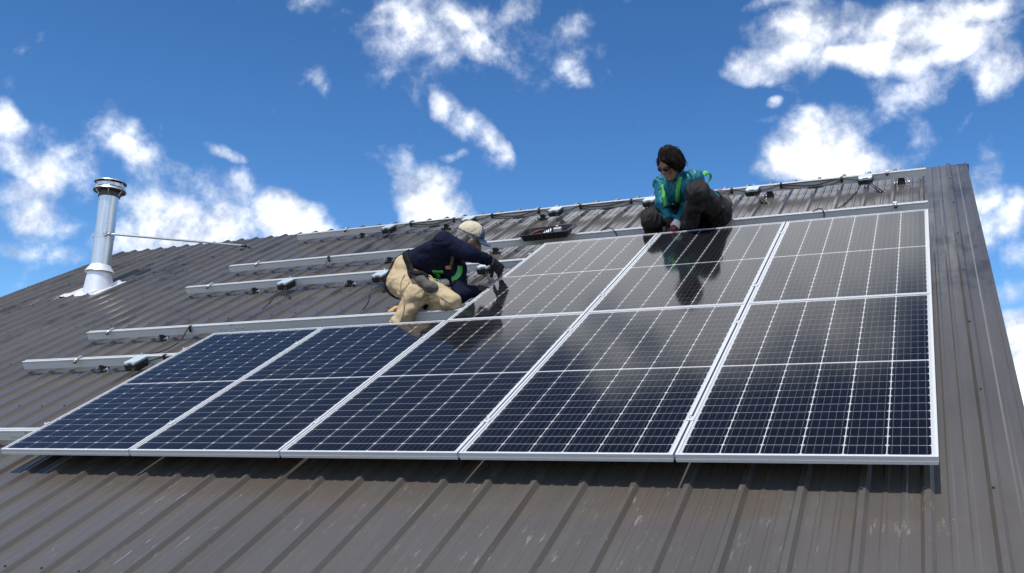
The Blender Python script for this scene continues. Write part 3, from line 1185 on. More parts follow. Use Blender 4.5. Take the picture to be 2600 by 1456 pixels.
cable([(-0.51, 5.40, -0.10), (-0.55, 5.30, -0.135), (-0.52, 5.12, -0.143), (-0.45, 4.95, -0.143), (-0.46, 4.72, -0.143), (-0.52, 4.48, -0.125), (-0.50, 4.31, -0.05), (-0.48, 4.26, -0.033)],
      'black cable hanging from the topmost rail to the next, left of the crouching person')
cable([(-0.46, 4.238, -0.034), (-0.44, 4.20, -0.05), (-0.48, 4.10, -0.11), (-0.55, 4.0, -0.135), (-0.55, 3.85, -0.135), (-0.47, 3.66, -0.09), (-0.40, 3.53, -0.04)],
      'black cable from the second highest rail to the leftmost optimizer of three')
cable([(-0.475, 3.39, -0.075), (-0.50, 3.36, -0.125), (-0.47, 3.26, -0.145), (-0.40, 3.08, -0.146), (-0.33, 2.88, -0.146)],
      'thin black cable trailing down the roof from the leftmost optimizer of three', r=0.0035)
cable([(0.54, 3.39, -0.075), (0.55, 3.33, -0.13), (0.62, 3.18, -0.146), (0.74, 2.93, -0.146), (0.80, 2.74, -0.146), (0.83, 2.60, -0.146)],
      'thin black cable trailing down the roof beside the tan trousers', r=0.0035)
cable([(-0.52, 2.238, -0.030), (-0.53, 2.20, -0.06), (-0.57, 2.15, -0.12), (-0.58, 2.02, -0.135), (-0.54, 1.86, -0.11), (-0.46, 1.70, -0.06), (-0.40, 1.62, -0.038)],
      'black cable drooping from the rail above the lower row to the optimizer beside it')
cable([(-0.37, 1.53, -0.075), (-0.30, 1.562, -0.06), (-0.20, 1.572, -0.045), (-0.12, 1.574, -0.058), (0.05, 1.573, -0.06)],
      'black cable from the lowest optimizer along its rail under the panels')
cable([(4.46, 5.40, -0.10), (4.42, 5.30, -0.143), (4.38, 5.08, -0.146), (4.33, 4.80, -0.140), (4.28, 4.50, -0.10), (4.27, 4.30, -0.045), (4.265, 4.25, -0.033)],
      'black cable hanging from the topmost rail near the roof edge to the rail below')
cable([(4.16, 4.255, -0.033), (4.20, 4.262, -0.018), (4.235, 4.240, -0.020), (4.245, 4.228, -0.06), (4.24, 4.222, -0.09)],
      'short black cable bent over the rail above the right upper panel')
cable([(2.38, 4.255, -0.033), (2.43, 4.262, -0.012), (2.49, 4.240, -0.018), (2.52, 4.228, -0.055), (2.53, 4.222, -0.09)],
      'short black cable bent over the rail above the left upper panel')

clip0 = None


def clip(u, ri, label):
    global clip0
    if clip0 is None:
        clip0 = thing('cable_clip', '', 'clip', (0, 0, 0), group='cable clips on the rails')
        mb = MB()
        mb.box(-0.011, 0.011, -0.012, 0.016, 0.0005, 0.006, c=0.0015)
        mb.box(-0.011, 0.011, -0.016, -0.010, -0.046, 0.005, c=0.0015)
        mb.build('clip_body', M['black'], clip0)
        o = clip0
    else:
        o = copy_tree(clip0)
    o.location = W(u, RV[ri], RT)
    o['label'] = label


clip(-0.19, 1, 'black cable clip at the left edge of the lower panel row')
clip(-0.52, 2, 'black cable clip on the rail above the lower row')
clip(-0.46, 4, 'black cable clip on the left part of the second highest rail')
for k in range(5):
    a = -0.45 + 0.99 * k
    clip(a + 0.25, 5, 'black cable clip right of the %s optimizer on the topmost rail' % NTH[k])
    clip(a + 0.785, 5, 'black cable clip left of the %s optimizer on the topmost rail' % (NTH + ['sixth'])[k + 1])

# ------------------------------------------------------------------ chimney


def chimney():
    u0, v0 = -3.60, 4.20
    base = W(u0, v0, PAN)
    p = thing('chimney', 'shiny stainless steel flue pipe with rain cap and brace rod', 'chimney', world_m=Matrix.Translation(base))
    r = 0.108

    mb = MB()
    mb.lathe([(r, 0.05), (r, 0.585), (r + 0.003, 0.587), (r + 0.003, 0.605), (r - 0.001, 0.607), (r - 0.001, 1.115), (r - 0.012, 1.116), (r - 0.012, 1.0)], 48)
    mb.build('pipe', M['chim'], p)
    mb = MB()
    mb.lathe([(r + 0.003, 0.278), (r + 0.006, 0.270), (r + 0.050, 0.200), (r + 0.052, 0.196), (r + 0.048, 0.197), (r + 0.002, 0.265)], 40)
    mb.build('storm_collar', M['flash'], p)
    # flashing cone, cut where it meets the sloping roof
    mb = MB()
    n = 40
    vs, fs = [], []
    for j in range(6):
        t = j / 5
        for k in range(n):
            g = 2 * math.pi * k / n
            rt, rb = r + 0.018, r + 0.048
            zt_ = 0.215
            yb = rb * math.sin(g)
            zb = yb * math.tan(PITCH) + 0.004
            vs.append(((rt + (rb - rt) * (1 - t)) * math.cos(g), (rt + (rb - rt) * (1 - t)) * math.sin(g), zb + (zt_ - zb) * t))
        for k in range(n):
            if j < 5:
                k2 = (k + 1) % n
                fs.append((j * n + k, j * n + k2, (j + 1) * n + k2, (j + 1) * n + k))
    mb.add(vs, fs, 0, True)
    mb.build('flashing_cone', M['flash'], p)
    # soft base sheet dressed over the ribs
    mb = MB()
    xs = profile_us(u0 - 0.33, u0 + 0.20)
    ys = np.linspace(-0.24, 0.24, 7)
    vs = []
    for y in ys:
        for x in xs:
            n_ = rib_h(x) * 1.1 + 0.004 + (0.012 * max(0, abs(x - u0) - 0.22) / 0.1 if y < -0.15 else 0)
            vv = Vector((x - u0, y, n_))
            vs.append(RX.to_3x3() @ vv)
    nx = len(xs)
    mb.add(vs, [(j * nx + i, j * nx + i + 1, (j + 1) * nx + i + 1, (j + 1) * nx + i) for j in range(6) for i in range(nx - 1)])
    o = mb.build('flashing_sheet', M['flash'], p)
    s = o.modifiers.new('thickness', 'SOLIDIFY')
    s.thickness = 0.003
    # clamp band with two ears
    zb = 0.625
    mb = MB()
    mb.lathe([(r + 0.0005, zb - 0.020), (r + 0.004, zb - 0.020), (r + 0.004, zb + 0.020), (r + 0.0005, zb + 0.020)], 48)
    for (gx, gy) in ((math.cos(R(-35)), math.sin(R(-35))), (math.cos(R(200)), math.sin(R(200)))):
        c = Vector((gx * (r + 0.012), gy * (r + 0.012), zb))
        mb.box(c.x - 0.016, c.x + 0.016, c.y - 0.016, c.y + 0.016, zb - 0.028, zb + 0.028, c=0.003)
        mb.tube([c + Vector((-0.01, -0.03, 0)), c + Vector((0.01, 0.03, 0))], 0.006, 6, smooth=False)
    mb.build('clamp_band', M['galv'], p)
    # brace rod to the roof
    e = W(-2.50, 5.56, PAN + 0.03) - base
    s0 = Vector((math.cos(R(-25)) * (r + 0.02), math.sin(R(-25)) * (r + 0.02), zb))
    d = (e - s0).normalized()
    mb = MB()
    mb.tube([s0 - d * 0.01, s0 + d * 0.03], 0.010, 8)
    mb.tube([s0 + d * 0.02, s0 + d * 0.07, e - d * 0.10, e - d * 0.05, e], [0.007, 0.013, 0.013, 0.011, 0.010], 10)
    mb.build('brace_rod', M['galv'], p)
    mb = MB()
    mb.tube([e - d * 0.09, e - d * 0.02], 0.018, 8)
    mb.tube([e, e + Vector((0, -0.5, 0.866)) * -0.03], 0.014, 8)
    mb.build('brace_bracket', M['screw'], p)
    # rain cap: lower ring, middle band, top disc, struts
    cp = MB()
    cp.lathe([(0.0, 1.289), (0.020, 1.288), (0.120, 1.284), (0.172, 1.264), (0.176, 1.252)], 48)
    cp.lathe([(0.176, 1.252), (0.170, 1.253), (0.118, 1.262), (0.0, 1.262)], 48, 1)  # dark colour paints the shade under the disc
    cp.build('cap_top', [M['chim'], M['screw']], p)
    cp = MB()
    cp.lathe([(0.150, 1.236), (0.152, 1.197)], 48)
    cp.lathe([(0.152, 1.197), (0.148, 1.197), (0.146, 1.236), (0.150, 1.236)], 48, 1)  # inner face coloured dark to stand for shade in the band
    cp.build('cap_band', [M['chim'], M['screw']], p)
    cp = MB()
    cp.lathe([(0.158, 1.182), (0.172, 1.180), (0.180, 1.158)], 48)
    cp.lathe([(0.180, 1.158), (0.176, 1.146), (0.160, 1.150), (0.112, 1.146), (0.112, 1.152), (0.158, 1.182)], 48, 1)  # ring underside darkened by colour, standing for its shade
    cp.build('cap_ring', [M['chim'], M['screw']], p)
    cp = MB()
    cp.lathe([(r + 0.010, 1.085), (r + 0.012, 1.150), (r + 0.001, 1.152), (r + 0.001, 1.085)], 48)
    cp.build('cap_collar', M['screw'], p)
    cp = MB()
    cp.lathe([(0.07, 1.12), (0.104, 1.12), (0.104, 1.26), (0.07, 1.26)], 32)
    cp.build('cap_core', M['screw'], p)
    for k in range(6):
        g = R(60 * k + 12)
        cp = MB()
        a = Vector((math.cos(g), math.sin(g), 0))
        cp.tube([a * 0.113 + Vector((0, 0, 1.095)), a * 0.168 + Vector((0, 0, 1.165)), a * 0.154 + Vector((0, 0, 1.20)), a * 0.154 + Vector((0, 0, 1.26))], 0.0055, 6, smooth=False)
        cp.build('cap_strut', M['chim'], p)


chimney()

# ------------------------------------------------------------------ tray with tools


def tray():
    p = thing('tool_tray', 'black plastic tray of tools resting on the rail above the upper panels', 'tray', (1.885, 4.24, RT + 0.001))
    p.rotation_euler = (RX @ Matrix.Rotation(R(3), 4, 'Z')).to_euler()

    def loop(hx, hy, z, rad=0.04, n=5):
        out = []
        for (sx, sy, a0) in ((1, -1, -90), (1, 1, 0), (-1, 1, 90), (-1, -1, 180)):
            for k in range(n):
                a = R(a0 + 90 * k / (n - 1))
                out.append((sx * (hx - rad) + rad * math.cos(a), sy * (hy - rad) + rad * math.sin(a), z))
        return out
    secs = [loop(0.205, 0.105, 0.0), loop(0.226, 0.124, 0.052), loop(0.242, 0.138, 0.054), loop(0.242, 0.138, 0.064), loop(0.223, 0.121, 0.064), loop(0.200, 0.100, 0.006)]
    mb = MB()
    n = 20
    vs = [q for s in secs for q in s]
    fs = [(j * n + k, j * n + (k + 1) % n, (j + 1) * n + (k + 1) % n, (j + 1) * n + k) for j in range(5) for k in range(n)]
    fs += [tuple(range(n))[::-1], tuple(5 * n + k for k in range(n))]
    mb.add(vs, fs)
    for k in range(9):
        x = -0.18 + k * 0.045
        mb.box(x - 0.004, x + 0.004, -0.125, -0.110, 0.004, 0.052)
    mb.build('tray_body', M['black'], p)
    for sx in (-1, 1):
        mb = MB()
        mb.box(sx * 0.255 - 0.018, sx * 0.255 + 0.018, -0.06, 0.06, 0.052, 0.062, c=0.004)
        mb.build('handle', M['black'], p)

    def item(name, label, cat, xy, z, fn, m):
        base = RX @ Matrix.Rotation(R(3), 4, 'Z') @ Vector((xy[0], xy[1], z))
        t = thing(name, label, cat, world_m=Matrix.Translation(W(1.885, 4.24, RT + 0.001) + base) @ RX)
        b = MB()
        fn(b)
        b.build('body', m, t)
        return t
    def pl(b):
        b.tube(spline([(-0.06, -0.03, 0.015), (0.0, -0.014, 0.040), (0.05, 0.0, 0.050)]), 0.010, 8)
        b.tube(spline([(-0.06, 0.03, 0.015), (0.0, 0.014, 0.040), (0.05, 0.0, 0.050)]), 0.010, 8)
        b.tube([(0.05, 0, 0.050), (0.09, 0.0, 0.055)], [0.012, 0.005], 8)
    item('pliers', 'red-handled pliers lying in the black tray', 'pliers', (-0.11, 0.0), 0.012, pl, M['red'])

    def br(b):
        b.box(-0.035, 0.035, -0.02, 0.02, 0.0, 0.05, c=0.004)
        b.tube([(0, 0, 0.05), (0, 0, 0.07)], 0.012, 8, smooth=False)
    item('metal_bracket', 'small silver bracket standing in the black tray', 'bracket', (0.09, 0.04), 0.012, br, M['rail'])

    def so(b):
        for a in range(4):
            b.tube([(-0.03 + a * 0.02, -0.015 + 0.01 * (a % 2), 0.01), (-0.02 + a * 0.02, 0.02, 0.035 + 0.006 * a)], 0.008, 8)
    item('bolts', 'handful of grey bolts in the middle of the black tray', 'bolts', (0.0, -0.01), 0.014, so, M['galv'])


tray()

# tan block by the crouching person's leg
b_ = thing('knee_block', 'small tan block on the roof behind the tan trouser leg', 'block', (1.235, 2.56, PAN + 0.022))
mb = MB()
mb.box(-0.05, 0.05, -0.06, 0.06, 0.0, 0.045, c=0.008)
mb.build('block_body', M['wood'], b_)

# ------------------------------------------------------------------ people: distance-field figures


def npv(p):
    return np.array(p, dtype=np.float32)


def unit(a):
    a = np.asarray(a, dtype=np.float64)
    return a / np.linalg.norm(a)


_rs = np.random.RandomState(3)
_LAT = _rs.rand(32, 32, 32).astype(np.float32)


def vnoise(P, freq, off=0.0):
    Q = P * np.asarray(freq, dtype=np.float32) + off
    i = np.floor(Q).astype(np.int32)
    f = Q - i
    f = f * f * (3 - 2 * f)
    i &= 31
    j = (i + 1) & 31
    x0, y0, z0 = i[..., 0], i[..., 1], i[..., 2]
    x1, y1, z1 = j[..., 0], j[..., 1], j[..., 2]
    fx, fy, fz = f[..., 0], f[..., 1], f[..., 2]
    c00 = _LAT[x0, y0, z0] * (1 - fx) + _LAT[x1, y0, z0] * fx
    c10 = _LAT[x0, y1, z0] * (1 - fx) + _LAT[x1, y1, z0] * fx
    c01 = _LAT[x0, y0, z1] * (1 - fx) + _LAT[x1, y0, z1] * fx
    c11 = _LAT[x0, y1, z1] * (1 - fx) + _LAT[x1, y1, z1] * fx
    return (c00 * (1 - fy) + c10 * fy) * (1 - fz) + (c01 * (1 - fy) + c11 * fy) * fz - 0.5


class Cone:
    def __init__(s, a, b, ra, rb, flat=False, k=None, fold=0.0):
        s.a, s.b, s.ra, s.rb, s.flat, s.k, s.fold = npv(a), npv(b), ra, rb, flat, k, fold
        r = max(ra, rb)
        s.lo = np.minimum(s.a, s.b) - r
        s.hi = np.maximum(s.a, s.b) + r

    def d(s, P):
        ba = s.b - s.a
        L2 = float(ba @ ba)
        pa = P - s.a
        t = (pa @ ba) / L2
        h = np.clip(t, 0, 1)
        q = pa - h[..., None] * ba
        d = np.sqrt((q * q).sum(-1)) - (s.ra + (s.rb - s.ra) * h)
        if s.fold:                                   # cloth gathers into folds across the limb, most at its joints
            L = math.sqrt(L2)
            u = ba / L
            e = unit(np.cross(u, (0.31, 0.52, 0.79))).astype(np.float32)
            w = np.cross(u, e).astype(np.float32)
            x, y = pa @ e, pa @ w
            Q = np.stack([t * L * 17 + x * 8 - y * 5, x * 8 + 7.7, y * 8 + L * 50], -1)
            d = d + s.fold * (0.45 + 1.1 * np.abs(h - 0.5)) * (np.abs(vnoise(Q, 1.0)) * 4 - 0.8)
        if s.flat:                                   # cut straight at the b end: a cuff
            d = np.maximum(d, (t - 1) * math.sqrt(L2))
        return d


class Ell:
    def __init__(s, c, r, F=None, k=None):
        s.c, s.r, s.k = npv(c), npv(r), k
        s.F = np.eye(3, dtype=np.float32) if F is None else F.astype(np.float32)
        m = float(max(r))
        s.lo, s.hi = s.c - m, s.c + m

    def d(s, P):
        q = (P - s.c) @ s.F.T
        k0 = np.sqrt(((q / s.r) ** 2).sum(-1))
        k1 = np.sqrt(((q / (s.r * s.r)) ** 2).sum(-1)) + 1e-6
        return k0 * (k0 - 1.0) / k1


def smin(a, b, k):
    h = np.clip(0.5 + 0.5 * (b - a) / k, 0, 1)
    return b * (1 - h) + a * h - k * h * (1 - h)


def field(prims, P, k=0.03):
    F = None
    for p in prims:
        d = p.d(P)
        F = d if F is None else smin(F, d, p.k or k)
    return F


def sdf_mesh(prims, res, k=0.03, wrinkle=(), cut=None, pad=0.02):
    lo = np.min([p.lo for p in prims], axis=0) - pad
    hi = np.max([p.hi for p in prims], axis=0) + pad
    n = np.ceil((hi - lo) / res).astype(int) + 1
    ax = [lo[i] + np.arange(n[i], dtype=np.float32) * res for i in range(3)]
    F = np.full(n, 0.5, dtype=np.float32)
    for p in prims:
        kk = p.k or k
        m = kk + 3 * res + pad
        i0 = np.maximum(0, np.floor((p.lo - m - lo) / res).astype(int))
        i1 = np.minimum(n, np.ceil((p.hi + m - lo) / res).astype(int) + 1)
        sl = tuple(slice(a, b) for a, b in zip(i0, i1))
        G = np.stack(np.meshgrid(*[ax[q][sl[q]] for q in range(3)], indexing='ij'), -1)
        F[sl] = smin(F[sl], p.d(G).astype(np.float32), kk)
    near = np.abs(F) < 0.05
    idx = np.argwhere(near)
    P = lo.astype(np.float32) + idx.astype(np.float32) * res
    val = F[near]
    for (amp, fr, off) in wrinkle:
        if off < 0:                                  # sharp creases
            val = val + amp * (1 - 4 * np.abs(vnoise(P, fr, -off)))
        else:
            val = val + amp * 2 * vnoise(P, fr, off)
    if cut is not None:
        val = np.maximum(val, cut(P))
    F[near] = val
    if cut is not None:
        far = F < -0.049
        Pf = lo.astype(np.float32) + np.argwhere(far).astype(np.float32) * res
        if len(Pf):
            F[far] = np.maximum(F[far], cut(Pf))
    return nets(F, lo, res)


def nets(F, lo, h):
    S = F < 0
    nx, ny, nz = F.shape
    c = [(i, j, k) for i in (0, 1) for j in (0, 1) for k in (0, 1)]
    cs = np.stack([S[i:nx - 1 + i, j:ny - 1 + j, k:nz - 1 + k] for i, j, k in c], 0)
    cnt = cs.sum(0)
    act = (cnt > 0) & (cnt < 8)
    cells = np.argwhere(act)
    idx = -np.ones(act.shape, dtype=np.int64)
    idx[act] = np.arange(len(cells))
    pos = np.zeros((len(cells), 3))
    num = np.zeros(len(cells))
    for a in range(8):
        for b in range(a + 1, 8):
            da = np.array(c[b]) - np.array(c[a])
            if np.abs(da).sum() != 1:
                continue
            fa = F[tuple((cells + c[a]).T)]
            fb = F[tuple((cells + c[b]).T)]
            x = (fa < 0) != (fb < 0)
            t = np.where(x, fa / np.where(x, fa - fb, 1), 0)
            pos += np.where(x[:, None], np.array(c[a]) + t[:, None] * da, 0)
            num += x
    V = lo + (cells + pos / num[:, None]) * h
    faces = []
    for axis in range(3):
        o1, o2 = [q for q in range(3) if q != axis]
        A = [slice(None)] * 3
        Bq = [slice(None)] * 3
        A[axis] = slice(0, -1)
        Bq[axis] = slice(1, None)
        sa, sb = S[tuple(A)], S[tuple(Bq)]
        e = np.argwhere(sa != sb)
        e = e[(e[:, o1] > 0) & (e[:, o2] > 0) & (e[:, o1] < F.shape[o1] - 1) & (e[:, o2] < F.shape[o2] - 1)]
        if not len(e):
            continue
        flip = sa[tuple(e.T)]
        d1 = np.zeros(3, int)
        d1[o1] = 1
        d2 = np.zeros(3, int)
        d2[o2] = 1
        q = np.stack([idx[tuple((e - d1 - d2).T)], idx[tuple((e - d2).T)], idx[tuple(e.T)], idx[tuple((e - d1).T)]], 1)
        if axis == 1:
            flip = ~flip
        q = np.where(flip[:, None], q, q[:, ::-1])
        faces.append(q)
    return V, np.concatenate(faces)


def sdf_obj(name, prims, res, material, parent, base, k=0.03, wrinkle=(), cut=None, label=None, relax=1):
    V, Fq = sdf_mesh(prims, res, k, wrinkle, cut)
    for _ in range(relax):                           # light relaxing takes the grid out of the surface
        acc = np.zeros_like(V)
        num = np.zeros(len(V))
        for a, b in ((0, 1), (1, 2), (2, 3), (3, 0)):
            np.add.at(acc, Fq[:, a], V[Fq[:, b]])
            np.add.at(num, Fq[:, a], 1)
        V = V * 0.6 + 0.4 * acc / np.maximum(num, 1)[:, None]
    me = bpy.data.meshes.new(name)
    me.from_pydata((V - np.array(base)).tolist(), [], Fq.tolist())
    me.materials.append(material)
    me.polygons.foreach_set('use_smooth', [True] * len(me.polygons))
    me.update()
    return link(name, me, parent, label)


def ribbon(name, pts, nrm, width, thick, material, parent, base, closed=False):
    P = [np.asarray(p, float) for p in pts]
    n = len(P)
    vs, fs = [], []
    for i in range(n):
        a = P[(i - 1) % n] if closed else P[max(i - 1, 0)]
        b = P[(i + 1) % n] if closed else P[min(i + 1, n - 1)]
        t = unit(b - a)
        nn = unit(nrm[i] - t * (nrm[i] @ t))
        s = np.cross(t, nn)
        for (x, y) in ((-1, 0), (1, 0), (1, 1), (-1, 1)):
            vs.append(P[i] + s * x * width / 2 + nn * y * thick - np.array(base))
    m = n if closed else n - 1
    for i in range(m):
        j = (i + 1) % n
        for q in range(4):
            q2 = (q + 1) % 4
            fs.append((i * 4 + q, i * 4 + q2, j * 4 + q2, j * 4 + q))
    if not closed:
        fs += [(3, 2, 1, 0), ((n - 1) * 4, (n - 1) * 4 + 1, (n - 1) * 4 + 2, (n - 1) * 4 + 3)]
    mb = MB()
    mb.add(vs, fs, 0, True)
    o = mb.build(name, material, parent)
    return o


def around(prims, c, e1, e2, a0, a1, n, gap=0.004, rmax=0.42, k=0.03):
    """points of a strap drawn tight round the figure in the plane (e1, e2)"""
    rr = np.arange(rmax, 0.015, -0.003)
    pts, nr = [], []
    for i in range(n):
        a = R(a0 + (a1 - a0) * i / (n if abs(a1 - a0) >= 359 else n - 1))
        d = np.asarray(e1) * math.cos(a) + np.asarray(e2) * math.sin(a)
        line = (np.asarray(c) + rr[:, None] * d).astype(np.float32)
        f = field(prims, line, k)
        hit = np.argmax(f < gap) if (f < gap).any() else len(rr) - 1
        pts.append(line[hit].astype(float))
        nr.append(d)
    for _ in range(2):
        q = [p.copy() for p in pts]
        for i in range(n):
            if abs(a1 - a0) >= 359:
                pts[i] = (q[i - 1] + 2 * q[i] + q[(i + 1) % n]) / 4
            elif 0 < i < n - 1:
                pts[i] = (q[i - 1] + 2 * q[i] + q[i + 1]) / 4
    return pts, nr


def drape(prims, pts, direction, gap=0.004, k=0.03, n=6):
    """lay a polyline on the figure, coming along the direction"""
    d = unit(direction)
    sp = [np.array(p) for p in spline(pts, n)]
    tt = np.arange(-0.30, 0.35, 0.003)
    out, nr = [], []
    for p in sp:
        line = (p + tt[:, None] * d).astype(np.float32)
        f = field(prims, line, k)
        hit = np.argmax(f < gap) if (f < gap).any() else int(0.30 / 0.003)
        q = line[hit].astype(float)
        g = np.array([field(prims, (q + e).astype(np.float32)[None], k)[0] - field(prims, (q - e).astype(np.float32)[None], k)[0] for e in np.eye(3) * 0.006])
        out.append(q)
        nr.append(unit(g))
    return out, nr


def hand_prims(wrist, fwd, back, thumb, curl, s=1.0, r=0.0095, spread=1.0):
    f = unit(fwd)
    b = unit(np.asarray(back, float) - f * np.dot(back, f))
    lat = np.cross(b, f) * thumb                      # points to the thumb side
    w = np.asarray(wrist, float)
    out = []
    offs = (0.030, 0.010, -0.010, -0.029)
    lens = (0.072, 0.082, 0.076, 0.058)
    for i in range(4):
        kn = w + f * (0.088 - 0.004 * abs(i - 1)) * s + lat * offs[i] * s * spread
        out.append(Cone(w + f * 0.015 * s + lat * offs[i] * 0.6 * s, kn, 0.0145 * s, 0.0125 * s, k=0.012))
        a = kn
        ang = 0.0
        for j, fr in enumerate((0.45, 0.31, 0.24)):
            ang += R(curl * (0.8 + 0.15 * i) * (0.8, 1.1, 0.8)[j])
            d = f * math.cos(ang) - b * math.sin(ang) + lat * (1.5 - i) * 0.05
            e = a + unit(d) * lens[i] * fr * s
            out.append(Cone(a, e, r * s * (1.05, 0.95, 0.88)[j], r * s * (0.95, 0.88, 0.78)[j], k=0.004))
            a = e
    a = w + f * 0.025 * s + lat * 0.028 * s
    for j, (ln, sp, dn) in enumerate(((0.040, 0.75, 0.25), (0.034, 0.35, 0.55), (0.026, 0.10, 0.75))):
        e = a + unit(f * 0.8 + lat * sp - b * dn) * ln * s
        out.append(Cone(a, e, r * s * (1.35, 1.1, 1.0)[j], r * s * (1.1, 1.0, 0.85)[j], k=0.008))
        a = e
    return out


def head_frame(fwd, up):
    f = unit(fwd)
    u = unit(np.asarray(up) - f * np.dot(up, f))
    return np.stack([np.cross(f, u), f, u], 0)        # rows: right of face, forward, up


def head_prims(c, F, s=1.0):
    def T(x, y, z):
        return np.asarray(c) + (np.array([x, y, z]) * s) @ F
    P = [Ell(T(0, -0.012, 0.032), (0.074 * s, 0.094 * s, 0.090 * s), F),
         Ell(T(0, 0.022, -0.030), (0.060 * s, 0.070 * s, 0.082 * s), F),
         Cone(T(-0.018, 0.066, -0.092), T(0.018, 0.066, -0.092), 0.020 * s, 0.020 * s),
         Cone(T(-0.052, 0.010, -0.060), T(-0.016, 0.062, -0.094), 0.020 * s, 0.017 * s),
         Cone(T(0.052, 0.010, -0.060), T(0.016, 0.062, -0.094), 0.020 * s, 0.017 * s),
         Cone(T(-0.040, 0.072, 0.022), T(0.040, 0.072, 0.022), 0.013 * s, 0.013 * s, k=0.02),
         Ell(T(-0.036, 0.070, -0.022), (0.020 * s, 0.018 * s, 0.018 * s), F),
         Ell(T(0.036, 0.070, -0.022), (0.020 * s, 0.018 * s, 0.018 * s), F),
         Cone(T(0, 0.086, 0.012), T(0, 0.108, -0.028), 0.007 * s, 0.011 * s, k=0.010),
         Cone(T(-0.012, 0.096, -0.032), T(0.012, 0.096, -0.032), 0.008 * s, 0.008 * s, k=0.008),
         Cone(T(-0.020, 0.086, -0.058), T(0.020, 0.086, -0.058), 0.0075 * s, 0.0075 * s, k=0.008),
         Cone(T(-0.017, 0.083, -0.069), T(0.017, 0.083, -0.069), 0.0080 * s, 0.0080 * s, k=0.008),
         Ell(T(-0.077, -0.006, -0.006), (0.010 * s, 0.020 * s, 0.031 * s), F, k=0.006),
         Ell(T(0.077, -0.006, -0.006), (0.010 * s, 0.020 * s, 0.031 * s), F, k=0.006)]
    return P, T


def mid(a, b, t=0.5):
    return np.asarray(a, float) * (1 - t) + np.asarray(b, float) * t


MAN = {'pelvis': (1.382, 2.584, 0.154), 'waist': (1.476, 2.624, 0.219), 'chest': (1.676, 2.648, 0.254), 'neck': (1.780, 2.723, 0.307), 'head': (1.839, 2.815, 0.331), 'Rsh': (1.761, 2.576, 0.382), 'Rel': (1.946, 2.556, 0.291), 'Rwr': (2.009, 2.785, 0.152), 'Rha': (2.041, 2.859, 0.044), 'Lsh': (1.760, 2.660, 0.161), 'Lel': (1.849, 2.475, 0.010), 'Lwr': (1.962, 2.600, 0.000), 'Lha': (1.978, 2.690, -0.035), 'Rhip': (1.355, 2.517, 0.125), 'Rkn': (1.597, 2.276, 0.084), 'Ran': (1.470, 2.150, -0.110), 'Lhip': (1.571, 2.409, 0.113), 'Lkn': (1.851, 2.305, 0.014), 'Lan': (1.548, 2.435, -0.073)}
WOM = {'pelvis': (3.354, 4.272, 0.047), 'waist': (3.262, 4.173, 0.165), 'chest': (3.174, 4.083, 0.310), 'neck': (3.156, 4.038, 0.420), 'head': (3.147, 3.953, 0.532), 'Lsh': (3.298, 4.045, 0.374), 'Lel': (3.230, 4.092, 0.175), 'Lwr': (3.135, 3.916, 0.036), 'Lha': (3.089, 3.928, -0.005), 'Rsh': (3.010, 4.173, 0.334), 'Rel': (3.026, 4.030, 0.210), 'Rwr': (3.082, 3.945, 0.065), 'Lhip': (3.408, 4.214, 0.037), 'Lkn': (3.374, 3.811, 0.312), 'Lan': (3.215, 3.967, 0.008), 'Rhip': (3.265, 4.209, 0.052), 'Rkn': (2.921, 3.971, 0.100), 'Ran': (2.868, 4.195, -0.146), 'Rha': (3.102, 3.959, 0.002)}
MANF = ((0.579, 0.431, -0.621), (0.505, 0.341, 0.751))
WOMF = ((-0.524, -0.826, -0.350), (-0.188, -0.216, 0.926))
MSTRAPS = [('chest_strap', 'strap_green', [(1.657, 2.475, 0.200), (1.693, 2.489, 0.190), (1.731, 2.504, 0.183)], 0.032),
           ('chest_strap', 'strap_green', [(1.668, 2.478, 0.195), (1.691, 2.480, 0.165), (1.683, 2.467, 0.131)], 0.03),
           ('shoulder_strap', 'strap_green', [(1.846, 2.564, 0.203), (1.840, 2.548, 0.158), (1.819, 2.529, 0.127), (1.787, 2.511, 0.116)], 0.04),
           ('shoulder_strap', 'pouch', [(1.809, 2.567, 0.274), (1.789, 2.542, 0.220), (1.776, 2.527, 0.188)], 0.026),
           ('lanyard', 'strap_black', [(1.814, 2.520, 0.105), (1.785, 2.500, 0.082), (1.762, 2.487, 0.075)], 0.016),
           ('trouser_seam', 'seam', [(1.473, 2.393, 0.214), (1.448, 2.359, 0.138), (1.478, 2.348, 0.051), (1.473, 2.322, -0.029), (1.445, 2.285, -0.110)], 0.007),
           ('pocket_seam', 'seam', [(1.513, 2.394, 0.154), (1.482, 2.368, 0.114), (1.438, 2.345, 0.105)], 0.007),
           ('trouser_seam', 'seam', [(1.621, 2.411, 0.040), (1.677, 2.435, 0.035), (1.730, 2.450, 0.001), (1.782, 2.460, -0.050)], 0.006),
           ('side_strap', 'strap_black', [(1.507, 2.439, 0.317), (1.499, 2.422, 0.272), (1.507, 2.412, 0.225), (1.531, 2.410, 0.179)], 0.035)]
MBUCK = (1.789, 2.485, 0.219)
MPOUCH = ((1.560, 2.427, 0.191), (1.666, 2.396, 0.111))
MPL = [(1.519, 2.422, 0.239), (1.555, 2.430, 0.209), (1.605, 2.450, 0.199), (1.646, 2.459, 0.162)]
WSTRAPS = [('shoulder_strap', 'strap_green', [(3.105, 3.893, 0.397), (3.108, 3.874, 0.326), (3.113, 3.861, 0.273), (3.115, 3.848, 0.225)], 0.036),
           ('shoulder_strap', 'strap_green', [(3.219, 3.953, 0.422), (3.203, 3.926, 0.354), (3.198, 3.906, 0.291), (3.212, 3.896, 0.236)], 0.036),
           ('chest_strap', 'strap_black', [(3.115, 3.848, 0.225), (3.160, 3.866, 0.217), (3.217, 3.896, 0.229)], 0.025)]
